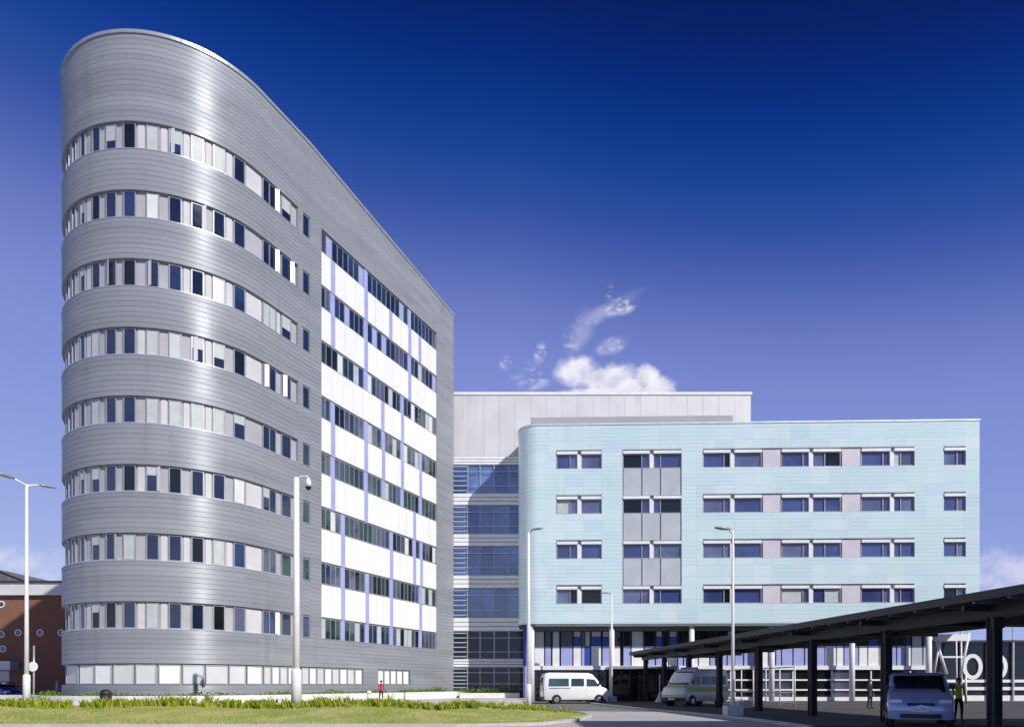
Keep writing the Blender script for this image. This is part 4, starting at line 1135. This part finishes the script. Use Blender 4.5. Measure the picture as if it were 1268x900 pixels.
# blue people carrier, facing the camera
profC = [(-2.05,.3), (-2.12,.7), (-2.08,1.2), (-1.95,1.72), (-1.65,1.86), (.1,1.88), (.55,1.80), (1.0,1.42), (1.34,1.14), (1.92,.98), (2.12,.80), (2.16,.5), (2.05,.27), (-1.9,.26)]
winC = [[(-1.8,1.2),(-.85,1.18),(-.85,1.68),(-1.68,1.68)], [(-.75,1.18),(.15,1.16),(.15,1.68),(-.75,1.68)], [(.25,1.16),(1.1,1.16),(.62,1.60),(.25,1.68)]]
carx = at(1132, 0, 23.4)
def car_extras():
    e = []
    for s in (-1, 1):
        e.append(('box', 'headlight', (1.80, 2.09, .54 if s > 0 else -.90, .90 if s > 0 else -.54, .74, .94), 'lamp'))
        e.append(('box', 'tail_lamp', (-2.13, -2.0, .60 if s > 0 else -.82, .82 if s > 0 else -.60, .85, 1.1), 'redlamp'))
    e += [('box', 'grille', (2.0, 2.15, -.40, .40, .73, .83), 'plastic'), ('box', 'lower_intake', (2.06, 2.17, -.6, .6, .32, .46), 'plastic'), ('box', 'number_plate', (2.15, 2.185, -.26, .26, .52, .63), 'plate'), ('slab', 'rear_window', (-2.05,1.18), (-1.9,1.55), 'carglass', .8)]
    return e
car = vehicle('people_carrier', 'blue people carrier facing out beneath the near end of the canopy', 'car', (carx.x+.9, 24.8, .10), R_(-90-27), profC, 1.95, .98, .14, 'car_blue', winC, (-1.35, 1.35), .31, 'carglass', ((1.28,1.19), (.60,1.76)), car_extras())
pc = at(2, 860, 66)
vehicle('estate_car', 'dark blue car partly in view before the brick building at the left edge', 'car', (pc.x, 66, .0), R_(-20), profC, 1.8, .95, .16, 'car_navy', winC, (-1.35, 1.35), .31, 'carglass', ((1.28,1.19), (.60,1.76)), car_extras())

# ------------------------------------------------------------------ people
def person(label, loc, rz, H, top, legs, hairm, stride=.12, arm=(.05, .05), cap=None):
    t = thing('person', label, 'person', loc, rz); k = H/1.72
    J = [(0,0,.93),(0,0,1.10),(0,.01,1.30),(0,0,1.43),(0,-.01,1.50),(0,-.015,1.60),(0,-.02,1.67)]
    Rr = [(.15,.105),(.135,.095),(.16,.11),(.10,.075),(.055,.055),(.085,.10),(.07,.085)]
    E = [(0,1),(1,2),(2,3),(3,4),(4,5),(5,6)]
    def add(p, r, par): J.append(p); Rr.append(r); E.append((par, len(J)-1)); return len(J)-1
    for s in (-1, 1):
        st = stride*s
        a = add((s*.09,0,.86), (.10,.10), 0); b = add((s*.10,-.02-st*.5,.50), (.062,.062), a); c = add((s*.10,.03-st*1.2,.10), (.042,.042), b); d = add((s*.11,-.03-st*1.2,.04), (.04,.036), c); add((s*.12,-.15-st*1.2,.03), (.035,.025), d)
        a = add((s*.18,0,1.40), (.062,.062), 3); b = add((s*.235,.02+st*.4,1.13), (.044,.044), a); c = add((s*.245,-arm[0]-.06+st,.88), (.03,.03), b); d = add((s*.245,-arm[0]-.08+st,.80), (.036,.022), c)
    me = bpy.data.meshes.new('body'); me.from_pydata([tuple(x*k for x in p) for p in J], E, [])
    o = bpy.data.objects.new('body', me); COL.objects.link(o)
    md = o.modifiers.new('skin', 'SKIN'); md.use_smooth_shade = True; md.branch_smoothing = .6
    for i, sv in enumerate(me.skin_vertices[0].data): sv.radius = (Rr[i][0]*k, Rr[i][1]*k); sv.use_root = (i == 0)
    sb = o.modifiers.new('sub', 'SUBSURF'); sb.levels = 1; sb.render_levels = 1
    dg = bpy.context.evaluated_depsgraph_get(); nm = bpy.data.meshes.new_from_object(o.evaluated_get(dg))
    bpy.data.objects.remove(o)
    # hands: five short fingers each, rooted in the palm, and a face
    ext = MB(); ext.v = [tuple(v.co) for v in nm.vertices]; ext.f = [tuple(p.vertices) for p in nm.polygons]; ext.mi = [0]*len(ext.f); ext.smooth = [True]*len(ext.f)
    nb = len(ext.f)
    for s in (-1, 1):
        st = stride*s; hx, hy, hz_ = s*.245, -arm[0]-.08+st, .80
        for f_ in range(4):
            y = hy-.028+.019*f_; L = [.070,.080,.074,.058][f_]
            ext.tube([(hx*k, y*k, (hz_-.01)*k), (hx*k, (y-.004)*k, (hz_-.02-L*.55)*k), ((hx-s*.018)*k, (y-.008)*k, (hz_-.02-L)*k)], [.009*k,.008*k,.006*k], 6)
        ext.tube([(hx*k, (hy-.03)*k, (hz_+.01)*k), ((hx-s*.02)*k, (hy-.055)*k, (hz_-.02)*k), ((hx-s*.028)*k, (hy-.058)*k, (hz_-.05)*k)], [.010*k,.009*k,.007*k], 6)
    ext.tube([(0,-.10*k,1.625*k), (0,-.135*k,1.592*k)], [.008*k,.014*k], 6)
    nz = len(ext.f)
    for s in (-1, 1):
        ext.ball((s*.032*k,-.108*k,1.625*k), .011*k, 3, 6, 4); ext.tube([(s*.088*k,0,1.64*k), (s*.092*k,.005*k,1.58*k)], [.016*k,.010*k], 6)
    for i, f in enumerate(ext.f):
        if ext.mi[i] == 3: continue
        c = [sum(ext.v[v][a] for v in f)/len(f)/k for a in range(3)]
        if i >= nb: ext.mi[i] = 0; continue
        if c[2] > 1.475: m_ = 0
        elif c[2] < .075: m_ = 3
        elif abs(c[0]) > .19 and c[2] < .88: m_ = 0
        elif c[2] > .90 or abs(c[0]) > .2: m_ = 1
        else: m_ = 2
        ext.mi[i] = m_
    ext.build('body', ['skin', top, legs, 'shoe'], t)
    hm = MB(); hm.ball((0,.012*k,1.655*k), (.095*k,.108*k,.095*k), 0, 14, 8); hm.v = [(x, y if z > 1.62*k else max(y, .0), max(z, 1.545*k)) for x, y, z in hm.v]
    hm.build('hair', hairm, t)
    return t
pr = at(472, 867, 50.5); person('person in a red top walking in front of the tower', (pr.x, 50.5, PZ), R_(200), 1.55, 'red', 'navy', 'hair', stride=.16)
pl = at(65, 867, 50); person('person in a pale grey coat walking beside the tower at left', (pl.x, 50.5, PZ), R_(120), 1.66, 'palecloth', 'palecloth', 'hair_b', stride=.14)
pd = at(1077, 878, 41); person('person in dark clothes standing under the canopy left of the blue car', (pd.x, 41, .10), R_(30), 1.76, 'charcoal', 'charcoal', 'hair_b', stride=.04)
ph = at(1187, 880, 27); person('person in a lime hi vis jacket standing right of the blue car', (ph.x, 27, .10), R_(-10), 1.70, 'hivis', 'navy', 'hair', stride=.05)

# ------------------------------------------------------------------ block outside the frame whose shadow falls across the near road
nb_ = thing('neighbour_block', 'plain building outside the frame whose shadow crosses the near road', 'building', (40, 0, 0), world=True)
mb = MB(); mb.box(19, 60, -30, 12.6, -.05, 16.5); mb.build('wall', 'brick', nb_)
mb = MB(); mb.box(18.85, 60.1, -30, 12.75, 16.5, 16.75); mb.build('roof', 'roofing', nb_)

# ------------------------------------------------------------------ light
EL, AZ = R_(36), R_(45)
sd = Vector((math.sin(AZ)*math.cos(EL), -math.cos(AZ)*math.cos(EL), math.sin(EL)))
sun = bpy.data.lights.new('sun', 'SUN'); so = bpy.data.objects.new('sun', sun); COL.objects.link(so)
sun.energy = 4.6; sun.angle = R_(.53); sun.color = (1, .955, .89)
so.rotation_euler = (-sd).to_track_quat('-Z', 'Y').to_euler()
w = bpy.data.worlds.new('World'); S.world = w; w.use_nodes = True
t = NT(w.node_tree); bg = w.node_tree.nodes['Background']
sky = t.n('ShaderNodeTexSky'); sky.sky_type = 'NISHITA'; sky.sun_disc = False; sky.sun_elevation = EL
sky.sun_rotation = math.atan2(sd.x, sd.y); sky.altitude = 50; sky.air_density = 1; sky.dust_density = .4; sky.ozone_density = 3
tc = t.n('ShaderNodeTexCoord'); dn = t.n('ShaderNodeVectorMath', operation='NORMALIZE'); t.link(tc.outputs['Generated'], dn.inputs[0])
sp = t.n('ShaderNodeSeparateXYZ'); t.link(dn.outputs[0], sp.inputs[0])
# the deep polarised blue: darkest about a right angle from the sun, paling to the horizon
tt = t.m('ADD', sp.outputs[2], t.m('ADD', t.m('MULTIPLY', t.m('MAXIMUM', sp.outputs[0], 0.0), .17), t.m('MULTIPLY', t.m('MINIMUM', sp.outputs[0], 0.0), .03)))
stops = [(0, (186,200,236)), (.10, (172,188,234)), (.20, (153,170,226)), (.30, (138,154,218)), (.42, (124,140,210)), (.49, (104,120,192)), (.55, (62,88,168)), (.60, (30,70,154)), (.645, (4,52,138)), (.70, (0,30,108)), (.77, (2,12,64))]
blue = t.ramp(tt, [(p, lin(*c)) for p, c in stops], 'B_SPLINE')
scl = t.n('ShaderNodeVectorMath', operation='SCALE'); t.link(blue, scl.inputs[0]); scl.inputs[3].default_value = 8.2
nsc = t.n('ShaderNodeVectorMath', operation='SCALE'); t.link(sky.outputs[0], nsc.inputs[0]); nsc.inputs[3].default_value = .03
addv = t.n('ShaderNodeVectorMath', operation='ADD'); t.link(scl.outputs[0], addv.inputs[0]); t.link(nsc.outputs[0], addv.inputs[1])
# clouds, fixed directions in the sky
ys = t.m('MAXIMUM', sp.outputs[1], .02)
a0 = t.m('DIVIDE', sp.outputs[0], ys); b0 = t.m('DIVIDE', sp.outputs[2], ys)
cv = t.n('ShaderNodeCombineXYZ'); t.link(a0, cv.inputs[0]); t.link(b0, cv.inputs[1])
n1 = t.noise(cv.outputs[0], 28, 6, .6); n2 = t.noise(cv.outputs[0], 9, 4, .55); n3 = t.noise(cv.outputs[0], 60, 5, .6)
mask = None
def blob(px, py, rx, ry, amp, lo, hi, op, rot=0.):
    global mask
    da = t.m('SUBTRACT', a0, (px-634)/F); db = t.m('SUBTRACT', b0, (847-py)/F)
    c, s_ = math.cos(R_(rot)), math.sin(R_(rot))
    u = t.m('ADD', t.m('MULTIPLY', da, c), t.m('MULTIPLY', db, s_)); v = t.m('SUBTRACT', t.m('MULTIPLY', db, c), t.m('MULTIPLY', da, s_))
    d = t.m('SQRT', t.m('ADD', t.m('POWER', t.m('DIVIDE', u, rx/F), 2), t.m('POWER', t.m('DIVIDE', v, ry/F), 2)))
    d = t.m('ADD', d, t.m('MULTIPLY', t.m('SUBTRACT', n1, .5), amp)); d = t.m('ADD', d, t.m('MULTIPLY', t.m('SUBTRACT', n2, .5), amp*.7)); d = t.m('ADD', d, t.m('MULTIPLY', t.m('SUBTRACT', n3, .5), amp*.55))
    m_ = t.m('MULTIPLY', t.m('SUBTRACT', 1, t.ss(d, lo, hi)), op)
    mask = m_ if mask is None else t.m('MAXIMUM', mask, m_)
def wisp(px, py, rx, ry, op, rot=0., lo=.44, hi=.66):
    """torn, streaky cloud: an oval region in which only the ridges of a stretched noise show"""
    global mask
    da = t.m('SUBTRACT', a0, (px-634)/F); db = t.m('SUBTRACT', b0, (847-py)/F)
    c, s_ = math.cos(R_(rot)), math.sin(R_(rot))
    u = t.m('ADD', t.m('MULTIPLY', da, c), t.m('MULTIPLY', db, s_)); v = t.m('SUBTRACT', t.m('MULTIPLY', db, c), t.m('MULTIPLY', da, s_))
    d = t.m('SQRT', t.m('ADD', t.m('POWER', t.m('DIVIDE', u, rx/F), 2), t.m('POWER', t.m('DIVIDE', v, ry/F), 2)))
    d = t.m('ADD', d, t.m('MULTIPLY', t.m('SUBTRACT', n1, .5), .9))
    k = t.n('ShaderNodeCombineXYZ'); t.link(t.m('MULTIPLY', u, 22), k.inputs[0]); t.link(t.m('MULTIPLY', v, 52), k.inputs[1])
    nz = t.n('ShaderNodeTexNoise'); t.link(k.outputs[0], nz.inputs['Vector']); nz.inputs['Scale'].default_value = 1; nz.inputs['Detail'].default_value = 7; nz.inputs['Roughness'].default_value = .62; nz.inputs['Distortion'].default_value = .9
    m_ = t.m('MULTIPLY', t.m('MULTIPLY', t.m('SUBTRACT', 1, t.ss(d, .25, 1.15)), t.ss(nz.outputs[0], lo, hi)), op)
    mask = m_ if mask is None else t.m('MAXIMUM', mask, m_)
blob(718, 412, 13, 30, 1.0, .1, 1.4, .24, -24); blob(748, 386, 42, 9, 1.0, .1, 1.4, .26, 27); blob(757, 428, 20, 9, 1.0, .1, 1.4, .3, 22)
blob(764, 470, 36, 20, .8, .5, 1.2, .92); blob(716, 460, 31, 20, .8, .5, 1.2, .92); blob(738, 468, 28, 16, .8, .55, 1.15, .9)
blob(800, 467, 20, 17, .8, .6, 1.1, 1.0); blob(815, 480, 24, 18, .7, .6, 1.1, 1.0); blob(782, 478, 26, 16, .8, .55, 1.1, .97); blob(752, 488, 60, 12, .7, .5, 1.1, .95)
wisp(712, 415, 16, 30, .62, -24); wisp(728, 396, 26, 10, .6, 28); wisp(768, 379, 26, 13, .78, 22, .40, .58); wisp(756, 363, 6, 14, .4, -5)
wisp(758, 428, 22, 11, .62, 24, .38, .6); wisp(668, 438, 9, 15, .6, -15, .4, .6); wisp(625, 449, 9, 10, .5, -20, .4, .6); wisp(660, 466, 30, 22, .42, 10)
blob(1330, 716, 190, 40, .8, .4, 1.15, .5); blob(-60, 706, 170, 40, .9, .3, 1.15, .45)
shade = t.ss(t.m('ADD', t.m('MULTIPLY', n1, .8), t.m('MULTIPLY', n3, .4)), .48, .82)
cc_ = t.mix(shade, tuple(8.4*c for c in (.92, .90, .97)), tuple(8.4*c for c in (.62, .62, .80)))
mask = t.m('MULTIPLY', mask, t.m('GREATER_THAN', sp.outputs[1], .05))
fin = t.mix(mask, addv.outputs[0], cc_)
t.link(fin, bg.inputs[0]); bg.inputs[1].default_value = .12

S.view_settings.view_transform = 'Standard'; S.view_settings.look = 'None'; S.view_settings.exposure = 0; S.view_settings.gamma = 1
S.render.resolution_x, S.render.resolution_y = 1024, 726
S.cycles.max_bounces = 6
for o in list(bpy.data.objects):
    if '_world' in o: del o['_world']
